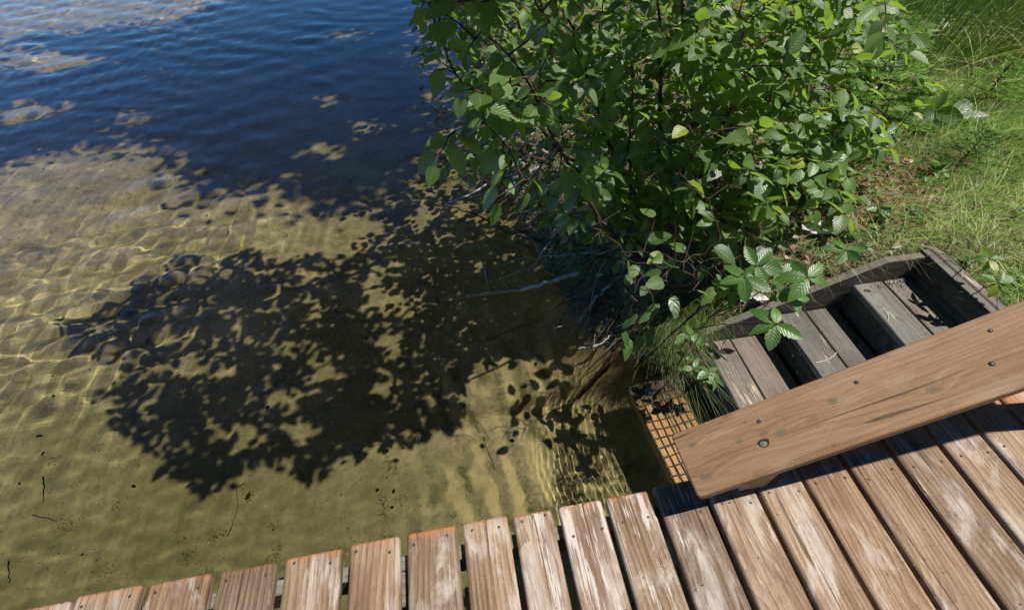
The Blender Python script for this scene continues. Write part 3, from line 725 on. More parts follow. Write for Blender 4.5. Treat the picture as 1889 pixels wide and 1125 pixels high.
# ------------------------------------------------------------------ leafy limbs reaching over the water above the picture: they throw the shadow on the sand
tree = empty('overhanging_tree', (1.9, 3.0, -.4), 'alder tree whose limbs reach out over the water and shade the sand', 'tree')
def lift(x, y, z, zb=-1.42):
    P = px(x, y, z=zb); return P+SH*(z-zb)
MAIN = [(105, 600), (200, 575), (290, 525), (275, 500), (370, 480), (480, 472), (560, 485), (640, 480), (690, 420), (760, 400), (900, 470), (960, 560), (900, 660), (870, 700), (830, 790), (740, 830), (680, 780), (640, 830), (590, 880), (520, 890), (440, 860), (405, 930), (350, 880), (275, 870), (300, 830), (200, 790), (190, 730), (270, 690), (130, 640)]
holes = [(360, 690, 60, 22), (600, 690, 40, 25), (520, 740, 45, 22), (420, 800, 45, 18), (700, 560, 35, 40), (780, 600, 30, 30), (640, 470, 25, 25), (560, 800, 50, 20), (800, 500, 45, 40), (850, 600, 40, 30), (330, 640, 40, 14), (700, 740, 30, 20), (720, 640, 22, 22)]
trunk = line([(1.9, 3.0, hz(1.9, 3.0)-.1), (1.75, 2.95, .9), (1.45, 2.8, 2.0), (1.2, 2.8, 3.2)], 24, .01)
limbs = [line([(1.65, 2.9, 1.3), (.9, 2.6, 2.0), (-.1, 2.4, 2.35), (-1.2, 2.9, 2.5)], 30, .012), line([(1.6, 2.88, 1.5), (.8, 2.1, 2.1), (.1, 1.7, 2.2), (-.5, 1.5, 2.2)], 26, .012),
         line([(1.45, 2.8, 2.0), (.8, 2.9, 2.5), (.2, 3.0, 2.6)], 16, .012)]
b = MB(); b.tube(trunk, np.linspace(.06, .025, len(trunk)), 9); b.build('trunk', M_BARK, tree, True)
for l_ in limbs:
    b = MB(); b.tube(l_, np.linspace(.020, .005, len(l_)), 7); b.build('limb', M_BARK, tree, True)
tips = []
for (x, y) in sample_poly(MAIN, 900):
    if any(((x-hx)/hw)**2+((y-hy)/hh)**2 < 1 for hx, hy, hw, hh in holes): continue
    if x > 700 and random.random() < .45: continue
    for z in (random.uniform(1.4, 2.0), random.uniform(1.9, 3.0)):
        P = lift(x, y, z); a, b_, c = to_px(P)
        if c[0] < 0 or b_[0] < -110: tips.append(P); break
print('shadow tips', len(tips))
paths, ends = grow(np.vstack(limbs), tips, bend=.15)
lv = MB(); tw = Tw(lv)
for q, pl in ends.items():
    tw.tube(pl, np.linspace(.0028, .0012, len(pl)), 4); leafy(lv, None, pl, T_MID, .105, .042, 6, 1.0, .12)
    u_, v_, _ = to_px(pl[-1]-SH*(pl[-1][2]+1.4))
    if 280 < u_[0] < 720 and 520 < v_[0] < 800:
        for r in range(2):
            Pq = pl[-1]+RNG.normal(0, .09, 3)
            if not any(((u_[0]-hx)/hw)**2+((v_[0]-hy)/hh)**2 < 2 for hx, hy, hw, hh in holes): put_leaf(lv, T_MID[r % 3], Pq, RNG.normal(0, 1, 3), nrm(np.array([.2, 0, 1])+RNG.normal(0, .3, 3)), random.uniform(.08, .12), random.random()*.9)
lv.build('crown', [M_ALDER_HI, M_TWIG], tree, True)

# second alder farther up the shore: darkens the water's edge at the top of the picture
al2 = empty('alder_shrub', (.95, 4.9, -.8), 'dark alder bush farther up the shore at the top edge, mirrored in the blue water', 'shrub')
b0 = np.array([.95, 4.9, hz(.95, 4.9)-.05]); st2 = []
for dx, dy, dz in [(-.8, -.5, 1.3), (-.3, -.9, 1.1), (.4, -.3, 1.9), (-.9, .7, 1.6), (-.2, .4, 2.2), (.5, .9, 1.8), (.1, 1.6, 1.5)]:
    q = b0+np.array([dx, dy, dz]); st2.append(line([b0, b0*.5+q*.5+(-.05, 0, .15), q], 16, .01)); b = MB(); b.tube(st2[-1], np.linspace(.022, .005, 16), 7); b.build('stem', M_BARK, al2, True)
tips = []
while len(tips) < 420:
    P = np.array([.55, 4.9, .25])+RNG.normal(0, 1, 3)*np.array([.55, 1.0, .55])
    if P[2] > hz(P[0], P[1])+.1 and P[2] > WATER_Z+.12 and P[0] > -.75 and not (P[2] < -.6 and P[0] < -.2):
        u_, v_, _ = to_px(P)
        if u_[0] > 770 or v_[0] < -30: tips.append(P)
lv = MB(); tw = Tw(lv); paths, ends = grow(np.vstack([q[4:] for q in st2]), tips, seg=.12)
for q, pl in ends.items(): tw.tube(pl, np.linspace(.003, .0013, len(pl)), 4); leafy(lv, None, pl, T_MID, .10, .04, 7, 1.1, .5)
lv.build('crown', [M_ALDER, M_TWIG], al2, True)

# tall trees on the bank beyond: their crowns shade the far water
FAR1 = [(-60, 95), (120, 70), (250, 60), (420, 5), (700, -30), (740, 60), (720, 300), (700, 400), (640, 420), (560, 330), (440, 420), (450, 330), (400, 320), (300, 290), (180, 300), (60, 330), (-60, 330)]
fh = [(90, 160, 90, 30), (310, 65, 90, 34), (470, 30, 120, 18), (150, 75, 120, 30), (60, 265, 60, 18), (180, 160, 60, 14), (110, 250, 60, 14), (260, 270, 60, 18), (620, 250, 40, 14), (600, 340, 60, 20), (670, 300, 30, 20), (40, 80, 60, 40), (500, 60, 60, 14), (640, 120, 40, 12)]
for nm, bx, by, sel, lab in (('birch_tree', 3.2, 6.0, 0, 'tall birch tree on the far bank shading the nearer blue water'), ('birch_tree', 2.6, 11.0, 1, 'tall birch tree on the far bank shading the distant blue water')):
    tr = empty(nm, (bx, by, -.2), lab, 'tree', 'tall birches on the bank')
    top = 7.5; tk = line([(bx, by, hz(bx, by)-.1), (bx-.2, by, 2.5), (bx-.5, by+.1, 5), (bx-.7, by, top)], 24, .02)
    b = MB(); b.tube(tk, np.linspace(.13, .04, len(tk)), 10); b.build('trunk', M_BIRCH, tr, True)
    lv = MB(); tw = Tw(lv); tips = []
    n = 0
    for (x, y) in sample_poly(FAR1, 2200):
        if any(((x-hx)/hw/1.0)**2+((y-hy)/hh/1.0)**2 < 1 for hx, hy, hw, hh in fh): continue
        P0 = px(x, y, z=-1.75)
        if (P0[1] < 6.5) != (sel == 0): continue
        z = random.uniform(4.2, 7.0); P = P0+SH*(z+1.75); tips.append(P)
    tips = tips[:420] if sel == 0 else tips[:520]
    c0 = np.mean(tips, axis=0) if tips else np.array([bx, by, 5])
    lb = [line([tk[15], (tk[15]+q)/2+(0, 0, .3), q], 16, .03) for q in [tips[i] for i in range(0, len(tips), max(1, len(tips)//14))]]
    for l_ in lb: b = MB(); b.tube(l_, np.linspace(.035, .008, len(l_)), 6); b.build('limb', M_BIRCH, tr, True)
    paths, ends = grow(np.vstack(lb+[tk[12:]]), tips, seg=.3, bend=.15)
    for q, pl in ends.items():
        tw.tube(pl, np.linspace(.008, .003, len(pl)), 3)
        for r in range(26 if sel == 0 else 28):
            P = pl[-1]+RNG.normal(0, 1, 3)*np.array([.30, .24, .2])*(1 if sel == 0 else 1.5)
            u_, v_, _ = to_px(P-SH*(P[2]+1.75))
            if any(((u_[0]-hx)/hw)**2+((v_[0]-hy)/hh)**2 < random.uniform(.0, 1.9) for hx, hy, hw, hh in fh): continue
            put_leaf(lv, T_LOW[r % 2], P, RNG.normal(0, 1, 3), nrm(np.array([0, 0, 1])+RNG.normal(0, .5, 3)), random.uniform(.10, .16)*(1 if sel == 0 else 1.4), random.random()*.9)
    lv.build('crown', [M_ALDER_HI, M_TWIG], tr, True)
# ------------------------------------------------------------------ low plants
def finish(root_name, lab, cat, base, parts, group=None):
    r = empty(root_name, base, lab, cat, group)
    for nm, mb, mt, sm in parts: mb.build(nm, mt, r, sm)
    return r
def creeper(x, y, depth, L, lab, n=5, rosettes=None, mat=None, tpl=None, tilt=.25, name='creeper_plant', cat='plant', group=None, hue=None):
    """palmate leaves on long stalks rising from a shoot rooted in the bank"""
    lv, st = MB(), MB()
    ros = rosettes or [(x, y, depth, L)]
    P0 = px(ros[0][0], ros[0][1], depth=ros[0][2]); gx, gy = P0[0]+.06, P0[1]+(.10 if P0[1] < 1.5 else .02)
    if P0[0] < 2.5: gy = max(gy, 1.50)
    root = np.array([gx, gy, hz(gx, gy)-.02])
    for (xx, yy, dd, LL) in ros:
        P = px(xx, yy, depth=dd); st.tube(line([root, root*.4+P*.6+(0, 0, .05), P], 12, .003), np.linspace(.0036, .0018, 12), 5)
        a0 = random.uniform(0, 6.28); up0 = nrm(nrm(np.array([0, 0, CAMZ])-P)*.55+np.array([.25, -.05, 1])*.6+RNG.normal(0, tilt*.5, 3))
        ex = nrm(np.cross(up0, (0, 1, .2))); ey = np.cross(up0, ex)
        for i in range(n):
            a = a0+i*(2*math.pi/n)*(.86 if n == 5 else 1)+random.gauss(0, .12); d = math.cos(a)*ex+math.sin(a)*ey+up0*random.uniform(-.25, .12)
            s = LL*random.uniform(.78, 1.08); st.tube([P, P+nrm(d)*s*.10], .0012, 4)
            put_leaf(lv, random.choice(tpl or T_CREEP), P+nrm(d)*s*.09, d, nrm(up0+RNG.normal(0, tilt, 3)), s, random.random()*.94 if hue is None else hue+random.uniform(-.1, .1))
    return finish(name, lab, cat, tuple(root), [('stem', st, M_TWIG, True), ('leaves', lv, mat or M_CREEP, True)], group)
G1 = 'creeper shoots with five part leaves'
creeper(1430, 598, 1.80, .098, 'five leaved creeper shoot hanging over the middle of the steps', group=G1)
creeper(1488, 515, 1.75, .15, 'largest five leaved creeper with long toothed leaves above the side board of the steps', rosettes=[(1490, 512, 1.80, .11), (1460, 550, 1.9, .08), (1440, 505, 1.95, .08)], group=G1)
creeper(1372, 515, 1.9, .11, 'creeper with dark green leaflets and yellow tips between the bush and the white bark', rosettes=[(1374, 512, 1.85, .105), (1350, 535, 1.95, .09), (1395, 490, 1.85, .10)], group=G1)
creeper(1562, 462, 2.15, .095, 'creeper with reddish centre in the dead grass behind the steps', group=G1, tilt=.4)
creeper(1826, 478, 2.25, .075, 'pale green five leaved seedling in the lawn, farther from the handrail', group=G1, hue=.9)
creeper(1843, 522, 2.2, .07, 'pale green five leaved seedling in the lawn, nearest the handrail', group=G1, hue=.9)
creeper(1275, 625, 2.45, .085, 'pale three leaved seedling on the grassy tuft beside the steps', n=3, rosettes=[(1272, 618, 2.42, .09), (1262, 660, 2.5, .06), (1280, 680, 2.5, .07)], name='seedling', hue=.8, tpl=T_HERB+T_MID, mat=M_HERB)
creeper(1312, 690, 2.45, .075, 'bright green herb with round glossy leaves at the lower end of the steps', n=5, rosettes=[(1308, 686, 2.44, .07), (1318, 700, 2.5, .06), (1300, 700, 2.52, .05)], name='herb', tpl=T_HERB+T_MID, mat=M_HERB, hue=.6)
creeper(1742, 205, 3.0, .17, 'glossy broad leaved shrub shoot with dark and yellow leaves before the tall reeds', n=5, rosettes=[(1725, 205, 3.0, .17), (1765, 222, 3.05, .17), (1700, 190, 3.2, .12)], name='broadleaf_shoot', tpl=T_NEAR, mat=M_ALDER, tilt=.5)
for i, (x, y, z_, lab) in enumerate([(1640, 110, 3.2, 'leafy shoot with pale round leaves left of the reeds'), (1580, 60, 3.0, 'leafy shoot with bright yellow leaves at the top of the bush'), (1680, 250, 3.1, 'small leafy shoot among dead twigs before the spruce seedlings'), (1740, 60, 3.6, 'dark leaved shoot in front of the reeds'), (1555, 395, 2.6, 'thin leafed shoot rising from brown dead fern')]):
    creeper(x, y, z_, .12, lab, n=4, rosettes=[(x, y, z_, .12), (x+random.uniform(-30, 30), y+25, z_+.1, .10), (x-20, y-random.uniform(10, 30), z_+.1, .10)], name='leafy_shoot', tpl=T_NEAR, mat=M_ALDER, tilt=.5, group='leafy shoots on the bank')
# trailing strap leaves near the net
lv = MB()
for (x, y, d, a) in [(1150, 610, 2.35, (.2, -.8, -.6)), (1160, 625, 2.4, (-.3, -.8, -.5)), (1175, 580, 2.3, (-.7, -.3, -.3)), (1240, 545, 2.3, (-.1, -.9, -.3)), (1215, 560, 2.3, (-.6, -.4, -.2)), (1200, 600, 2.4, (-.2, -.7, -.5)), (1185, 620, 2.45, (-.5, -.5, -.3))]:
    put_leaf(lv, random.choice(T_HERB), px(x, y, depth=d), a, nrm(np.array([.2, -.4, 1])+RNG.normal(0, .3, 3)), random.uniform(.09, .15), random.random()*.7)
st = MB(); b0 = np.array([1.05, 1.62, hz(1.05, 1.62)-.03])
for (x, y, d) in [(1160, 600, 2.35), (1255, 560, 2.3), (1200, 600, 2.4), (1225, 585, 2.35)]: st.tube(line([b0, (b0+px(x, y, depth=d))/2+(0, 0, .06), px(x, y, depth=d)], 10, .004), .0025, 5)
finish('willowherb', 'dark green plant with long drooping leaves between the wire net and the grassy tuft', 'plant', tuple(b0), [('stem', st, M_TWIG, True), ('leaves', lv, M_HERB, True)])

# ------------------------------------------------------------------ grass
def blade(b, P, h, lean, w, rnd, curl=.5, seg=4):
    t = np.linspace(0, 1, seg+1); L = math.hypot(*lean)+1e-6; sx, sy = -lean[1]/L, lean[0]/L
    V = []
    for u in t:
        r = h*(u**1.5)*curl; c = (P[0]+lean[0]*r*1.6, P[1]+lean[1]*r*1.6, P[2]+h*u*(1-.45*curl*u*L))
        ww = w*(1-u*.85); V += [(c[0]-sx*ww, c[1]-sy*ww, c[2]), (c[0]+sx*ww, c[1]+sy*ww, c[2])]
    b.add(V, [(2*i, 2*i+1, 2*i+3, 2*i+2) for i in range(seg)], col=rnd)
def blades_np(n, X, Y, Z, h, w, lean_x, lean_y, curl, rnd, seg=4):
    """vectorised grass: n blades as ribbons"""
    t = np.linspace(0, 1, seg+1)[None, :]; L = np.hypot(lean_x, lean_y)+1e-6
    sx, sy = (-lean_y/L)[:, None], (lean_x/L)[:, None]; r = h[:, None]*t**1.6*curl[:, None]*1.5
    cx = X[:, None]+lean_x[:, None]*r; cy = Y[:, None]+lean_y[:, None]*r; cz = Z[:, None]+h[:, None]*(t-.55*curl[:, None]*t*t*np.minimum(L, 1.3)[:, None])
    ww = w[:, None]*(1-.88*t)
    V = np.stack([np.stack([cx-sx*ww, cy-sy*ww, cz], -1), np.stack([cx+sx*ww, cy+sy*ww, cz], -1)], 2).reshape(-1, 3)
    m = 2*(seg+1); base = (np.arange(n)*m)[:, None, None]; q = np.array([[2*i, 2*i+1, 2*i+3, 2*i+2] for i in range(seg)])[None]
    return V, (base+q).reshape(-1, 4), np.repeat(rnd, m)
def np_obj(name, parts, mat):
    V = np.concatenate([p[0] for p in parts]); off = np.cumsum([0]+[len(p[0]) for p in parts[:-1]])
    F = np.concatenate([p[1]+o for p, o in zip(parts, off)]); r = np.concatenate([p[2] for p in parts])
    me = np_mesh(name, V, F, None, False); a = me.attributes.new('rnd', 'FLOAT', 'POINT'); a.data.foreach_set('value', r.astype(np.float32)); return link(name, me, mat)
M_GRASS = blade_mat('lawn_grass', (.10, .21, .03), (.36, .50, .09), (.85, .78, .50))
M_STRAW = blade_mat('dead_grass_and_twigs', (.10, .065, .035), (.26, .20, .12), (.48, .42, .32), tr=.15)
M_REED = blade_mat('reed_blades', (.06, .14, .015), (.34, .50, .07), (.85, .78, .40), tr=.3, rough=.32)
def field(n, x0, x1, y0, y1, dens):
    X = RNG.uniform(x0, x1, n*4); Y = RNG.uniform(y0, y1, n*4); k = RNG.random(n*4) < dens(X, Y); X, Y = X[k][:n], Y[k][:n]
    bad = (H(X, Y) < WATER_Z+.015) | (Y < 1.47) & (X < 2.62) & (X > .2) & (Y > -1); X, Y = X[~bad], Y[~bad]; return X, Y, H(X, Y)
def lawnness(X, Y): # 1 = lawn, 0 = litter strip beside the bush
    s = (X-2.75)-.42*(Y-1.7)+.35*fnoise(X, Y, 1.2, 31)
    return 1/(1+np.exp(-s*5))
parts = []
for (n, x0, x1, y0, y1, hh, ww, sd) in [(52000, 2.3, 4.8, .3, 3.8, .085, .0016, 1), (26000, 3.3, 8.5, .8, 7.0, .11, .0028, 2), (5000, 1.3, 2.9, 1.45, 2.6, .07, .0013, 3), (11000, 2.2, 7.0, .5, 5.8, .20, .0024, 4)]:
    X, Y, Z = field(n, x0, x1, y0, y1, (lambda a, b: lawnness(a, b)*np.clip(.62+1.2*fnoise(a, b, 4, 33), .12, 1)) if sd != 3 else (lambda a, b: .6+fnoise(a, b, 5, 34)))
    n = len(X); cl = fnoise(X, Y, 6, 35)*6.3; ang = cl+RNG.normal(0, 1.0, n); ln = RNG.uniform(.3, 1.5, n)
    h = hh*RNG.uniform(.4, 1.5, n); rnd = np.clip(RNG.normal(.40, .22, n)+.5*fnoise(X, Y, 2, 36), 0, 1)
    parts.append(blades_np(n, X, Y, Z-.005, h, ww*RNG.uniform(.6, 1.4, n), np.cos(ang)*ln, np.sin(ang)*ln, RNG.uniform(.4, 1.1, n), rnd, 4))
g = np_obj('grass', parts, M_GRASS); tag(g, 'fine curling green lawn grass on the bank right of the steps', 'grass', kind='stuff')
# dead stalks and litter
parts = []
X, Y, Z = field(30000, .3, 5.5, 1.3, 5.5, lambda a, b: np.clip(1.05-lawnness(a, b)*.8, 0, 1)*np.clip(.5+1.3*fnoise(a, b, 5, 37), .1, 1)); n = len(X)
ang = RNG.uniform(0, 6.28, n); ln = RNG.uniform(.8, 2.5, n)
parts.append(blades_np(n, X, Y, Z+.004, RNG.uniform(.02, .085, n), RNG.uniform(.0008, .0022, n), np.cos(ang)*ln, np.sin(ang)*ln, RNG.uniform(.6, 1.3, n), np.clip(RNG.normal(.5, .27, n), 0, 1), 3))
s = np_obj('dead_grass', parts, M_STRAW); tag(s, 'dead straw and thin twigs lying on the bank beside the bush', 'dead grass', kind='stuff')
def flakes(n, x0, x1, y0, y1, dens, size):
    X, Y, Z = field(n, x0, x1, y0, y1, dens); n = len(X); a = RNG.uniform(0, 6.28, n); s = size*RNG.uniform(.4, 1.3, n)
    V = np.zeros((n, 6, 3)); tx, ty = RNG.normal(0, .5, n), RNG.normal(0, .5, n)
    for k, (u, v) in enumerate([(-1, 0), (-.4, .5), (.5, .45), (1.1, 0), (.5, -.45), (-.4, -.5)]):
        xx, yy = u*s, v*s; V[:, k, 0] = X+xx*np.cos(a)-yy*np.sin(a); V[:, k, 1] = Y+xx*np.sin(a)+yy*np.cos(a); V[:, k, 2] = Z+.008+xx*tx*.5+yy*ty*.5+abs(v)*s*.5
    return V.reshape(-1, 3), (np.arange(n)*6)[:, None]+np.arange(6)[None], np.repeat(RNG.random(n), 6)
M_LITTER = blade_mat('leaf_litter_colours', (.05, .028, .016), (.16, .09, .05), (.42, .33, .24), tr=.1)
V, Fq, r = flakes(9000, .3, 5.5, 1.3, 5.2, lambda a, b: np.clip(1.0-lawnness(a, b)*.9, 0, 1), .013)
s = np_obj('leaf_litter', [(V, Fq, r)], M_LITTER); tag(s, 'small brown dead leaves scattered on the bank', 'leaf litter', kind='stuff')
# moss and low green growth on the shady bank
parts = []
X, Y, Z = field(16000, .3, 4.2, 1.45, 4.5, lambda a, b: np.clip(.35+2.2*fnoise(a, b, 2.6, 41), 0, 1)); n = len(X); ang = RNG.uniform(0, 6.28, n); ln = RNG.uniform(.4, 1.6, n)
parts.append(blades_np(n, X, Y, Z, RNG.uniform(.02, .06, n), RNG.uniform(.001, .0032, n), np.cos(ang)*ln, np.sin(ang)*ln, RNG.uniform(.5, 1.2, n), np.clip(RNG.normal(.3, .2, n), 0, 1), 3))
s = np_obj('undergrowth', parts, M_GRASS); tag(s, 'low mossy green undergrowth on the bank under the bush', 'undergrowth', kind='stuff')

# grassy tuft spilling over the bank edge beside the steps
n_t = 0; tb = np.array([1.27, 1.56, hz(1.27, 1.56)]); parts = []
for (n, cx0, cy0, sx, sy, dx, dy, h0, r0, cu) in [(900, 1.24, 1.53, .10, .055, -.3, -.8, .17, .45, 1.1), (1300, 1.40, 1.60, .16, .07, 0, -.2, .085, .3, .8), (700, 1.20, 1.56, .06, .06, -.6, -.6, .13, .30, 1.1), (260, 1.16, 1.50, .03, .03, .1, -1.1, .24, .55, 1.25)]:
    X = RNG.normal(cx0, sx, n); Y = RNG.normal(cy0, sy, n); Y = np.where((Y < 1.465) & (X > 1.22), 1.465+RNG.random(n)*.05, Y); Z = np.maximum(H(X, Y), -.97)+.02
    ang = RNG.normal(0, .9, n); lx, ly = dx+np.cos(RNG.uniform(0, 6.28, n))*.6, dy+np.sin(RNG.uniform(0, 6.28, n))*.6
    parts.append(blades_np(n, X, Y, Z, h0*RNG.uniform(.4, 1.3, n), RNG.uniform(.0007, .0015, n), lx, ly, cu*RNG.uniform(.6, 1.1, n), np.clip(RNG.normal(r0, .25, n), 0, 1), 5))
s = np_obj('grass_tuft', parts, blade_mat('tuft_grass', (.035, .08, .012), (.12, .2, .03), (.52, .46, .27))); tag(s, 'mossy grass tuft with long dry blades at the foot of the steps', 'grass tuft')
# reeds, top right
n = 1700; a = RNG.uniform(0, 6.28, n); rr = np.sqrt(RNG.random(n))
cxr, cyr = px(1765, 110, -.3)[:2]; X = cxr+rr*np.cos(a)*.85; Y = cyr+rr*np.sin(a)*.65; Z = H(X, Y)
h = RNG.uniform(.55, 1.15, n); th = RNG.normal(0, .25, n)
V, F_, r = blades_np(n, X, Y, Z, h, RNG.uniform(.0022, .0042, n), .42+.25*np.cos(a)*rr+RNG.normal(0, .09, n), .05+.25*np.sin(a)*rr+RNG.normal(0, .09, n), RNG.uniform(.5, 1.0, n), np.clip(RNG.beta(1.3, 2.9, n), 0, 1), 7)
n = 320; X2 = cxr+RNG.normal(0, .42, n); Y2 = cyr+RNG.normal(0, .38, n); a2 = RNG.uniform(0, 6.28, n)
V2, F2, r2 = blades_np(n, X2, Y2, H(X2, Y2), RNG.uniform(.3, .8, n), RNG.uniform(.0015, .003, n), np.cos(a2)*1.0, np.sin(a2)*1.0, RNG.uniform(.9, 1.3, n), np.clip(RNG.normal(.9, .15, n), 0, 1), 7)
s = np_obj('reed_clump', [(V, F_, r), (V2, F2, r2)], M_REED); tag(s, 'tall dense clump of green reeds with dry curling blades', 'reeds')

# spruce seedlings
M_NEEDLE = blade_mat('spruce_needles', (.07, .18, .03), (.22, .44, .07), (.42, .62, .12), tr=.3)
def spruce(x, y, z, s, lab, lean=(0, 0), dark=0.0):
    P = px(x, y, z=z) if z is not None else None
    zb = hz(P[0], P[1]); r = empty('spruce_seedling', (P[0], P[1], zb), lab, 'seedling', 'spruce seedlings on the bank')
    tk, nd = MB(), MB(); top = np.array([P[0]+lean[0], P[1]+lean[1], zb+.42*s]); b0 = np.array([P[0], P[1], zb-.01]); st = line([b0, top], 10, .003)
    tk.tube(st, np.linspace(.008, .003, 10)*s, 6)
    for k in range(26):
        u = .15+.85*k/26; c = b0+(top-b0)*u; az = k*2.4+random.random(); L = (.34*(1-u)+.07)*s*random.uniform(.8, 1.15)
        d = nrm(np.array([math.cos(az), math.sin(az), random.uniform(.05, .4)])); e = c+d*L; pl = line([c, (c+e)/2+(0, 0, .01), e], 8, .003); tk.tube(pl, np.linspace(.0028, .0012, 8)*s, 4)
        sub = [pl]+[line([pl[j], pl[j]+nrm(d+nrm(np.cross(d, (0, 0, 1)))*sg*.9)*L*.42*(1-j/9)], 5, .002) for j in (2, 3, 4, 5, 6) for sg in (1, -1)]
        for sp in sub:
            Lg = np.linalg.norm(sp[-1]-sp[0]); m = max(6, int(Lg/.0036)); tdir = nrm(sp[-1]-sp[0])
            tt = RNG.random(m); C_ = sp[0]+(sp[-1]-sp[0])*tt[:, None]; D = RNG.normal(0, 1, (m, 3)); D[:, 2] = np.abs(D[:, 2])*.6; D -= (D@tdir)[:, None]*tdir; D /= np.linalg.norm(D, axis=1)[:, None]+1e-6
            D = D+tdir*.8; D *= (.024*s)/np.linalg.norm(D, axis=1)[:, None]; S = np.cross(D, RNG.normal(0, 1, (m, 3))); S *= .0026*s/(np.linalg.norm(S, axis=1)[:, None]+1e-9)
            V = np.stack([C_-S, C_+S, C_+D], 1).reshape(-1, 3); nd.add(V, [(3*i, 3*i+1, 3*i+2) for i in range(m)], col=np.repeat(np.clip(tt*.8+RNG.normal(0, .15, m)-dark, 0, 1), 3))
    tk.build('stem', M_TWIG, r, True); nd.build('needles', M_NEEDLE, r)
spruce(1500, 325, -.4, 1.1, 'bright green spruce seedling half under the right edge of the bush')
spruce(1560, 270, -.4, 1.2, 'feathery yellow green spruce seedling between the bush and bare twigs', dark=-.1)
spruce(1590, 190, -.4, 1.0, 'spruce seedling partly behind pale leaves at the top of the bush', dark=-.1)
spruce(1735, 345, -.38, .62, 'dark small spruce seedling leaning beside the lawn above the back board', dark=.3)
spruce(1770, 240, -.36, .75, 'spruce seedling with pale needles just below the reeds', dark=-.1)

# low leafy bramble filling the strip between the bush and the reeds
bs = empty('bramble', (3.0, 2.9, -.4), 'tangled low bramble with pale and yellow leaves between the bush and the reeds', 'bramble')
stm = [line([(3.0+a, 2.9+b_, hz(3.0+a, 2.9+b_)), (3.0+a*2, 2.9+b_*2, hz(3, 2.9)+.25), (3.0+a*3.4, 2.9+b_*3.2, hz(3, 2.9)+.2)], 10, .01) for a, b_ in [(.2, .2), (-.15, .3), (.3, -.05), (-.2, -.15), (.05, .4), (.35, .3)]]
lv = MB(); tw = Tw(lv); tips = []
for (x, y) in sample_poly([(1440, 60), (1560, -40), (1700, -20), (1730, 120), (1700, 230), (1640, 250), (1590, 330), (1480, 330), (1450, 200)], 150):
    P = px(x, y, z=-.3); P[2] = hz(P[0], P[1])+random.uniform(.10, .42); P2 = px(x, y, z=P[2])
    if hz(P2[0], P2[1])+.06 < P2[2]: tips.append(P2)
paths, ends = grow(np.vstack(stm), tips, bend=.3)
for q, pl in ends.items():
    tw.tube(pl, np.linspace(.003, .0013, len(pl)), 4); leafy(lv, tw, pl, T_NEAR, random.choice([.06, .09, .13]), .04, random.randint(2, 5), 1.0, .25)
for s_ in stm: b = MB(); b.tube(s_, np.linspace(.006, .003, len(s_)), 6); b.build('stem', M_TWIG, bs, True)
lv.build('leaves', [leaf_mat('bramble_leaf', (.06, .15, .03), (.22, .36, .10), (.38, .62, .06), 6, .4), M_TWIG], bs, True)
# rust brown dead fern heap and bigger dead leaves
V, Fq, r = flakes(1100, 1.9, 3.4, 1.6, 2.9, lambda a, b: np.exp(-(((a-2.45)/.5)**2+((b-2.05)/.35)**2)), .026)
s = np_obj('dead_fern', [(V, Fq, r)], blade_mat('dead_fern_colours', (.05, .018, .010), (.16, .055, .025), (.34, .16, .08), tr=.15)); tag(s, 'heap of rust brown dead fern behind the side board of the steps', 'dead fern', kind='stuff')
V, Fq, r = flakes(1100, .5, 4.5, 1.5, 4.2, lambda a, b: np.clip(1.0-lawnness(a, b)*.8, 0, 1), .024)
s = np_obj('dead_leaves', [(V, Fq, r)], blade_mat('dead_leaf_colours', (.10, .06, .04), (.34, .24, .17), (.62, .54, .44), tr=.1)); tag(s, 'larger pale dry leaves scattered between bush and lawn', 'dead leaves', kind='stuff')

# broad leaved weeds growing low in the turf and litter
lv = MB(); X, Y, Z = field(620, 1.3, 6.0, 1.0, 5.0, lambda a, b: np.clip(.75-.45*lawnness(a, b)+fnoise(a, b, 3, 61), 0, 1))
for x, y, z in zip(X, Y, Z):
    s0 = random.uniform(.018, .055)*(1+.15*y); a0 = random.uniform(0, 6.28); m = random.choice([3, 4, 5, 6]); hh = random.uniform(.01, .07)
    for q in range(m):
        a = a0+q*6.28/m+random.gauss(0, .3); d = np.array([math.cos(a), math.sin(a), random.uniform(-.2, .5)])
        put_leaf(lv, random.choice(T_HERB+T_MID), np.array([x, y, z+hh*random.uniform(.5, 1.2)]), d, nrm(np.array([0, 0, 1])+RNG.normal(0, .35, 3)), s0*random.uniform(.6, 1.2), random.random())
o = lv.build('low_weeds', M_HERB, None, True); tag(o, 'low broad leaved weeds growing through the turf and litter on the bank', 'weeds', kind='stuff')
# ------------------------------------------------------------------ dead wood, net and small things
def branch(name, lab, cat, pieces, mat, group=None, jit=.12, k=8):
    """pieces: list of (points, r0, r1); the first is the main limb, the others are its side shoots"""
    mbs = []; base = None
    for i, (pts, r0, r1) in enumerate(pieces):
        pl = line(pts, max(8, 5*len(pts)), .004); b = MB(); b.tube(pl, np.linspace(r0, r1, len(pl)), k, jit=jit); mbs.append(b)
        if base is None: base = pl[0]
    r = empty(name, tuple(base), lab, cat, group)
    for i, b in enumerate(mbs): b.build('limb' if i == 0 else 'side_shoot', mat, r, True)
    return r
branch('bleached_branch', 'bleached grey branch with forked bent ends hanging over the dark bank under the bush', 'branch',
       [([px(1150, 200, -.62), px(1085, 228, -.66), px(1030, 246, -.70), px(985, 282, -.72), px(950, 300, -.80), px(885, 352, -.93), px(820, 378, -1.04)], .026, .010),
        ([px(985, 270, -.70), px(950, 244, -.66), px(948, 262, -.72), px(955, 292, -.78)], .013, .009),
        ([px(1000, 276, -.70), px(1035, 300, -.74), px(1048, 317, -.78)], .013, .006)], M_DRY)
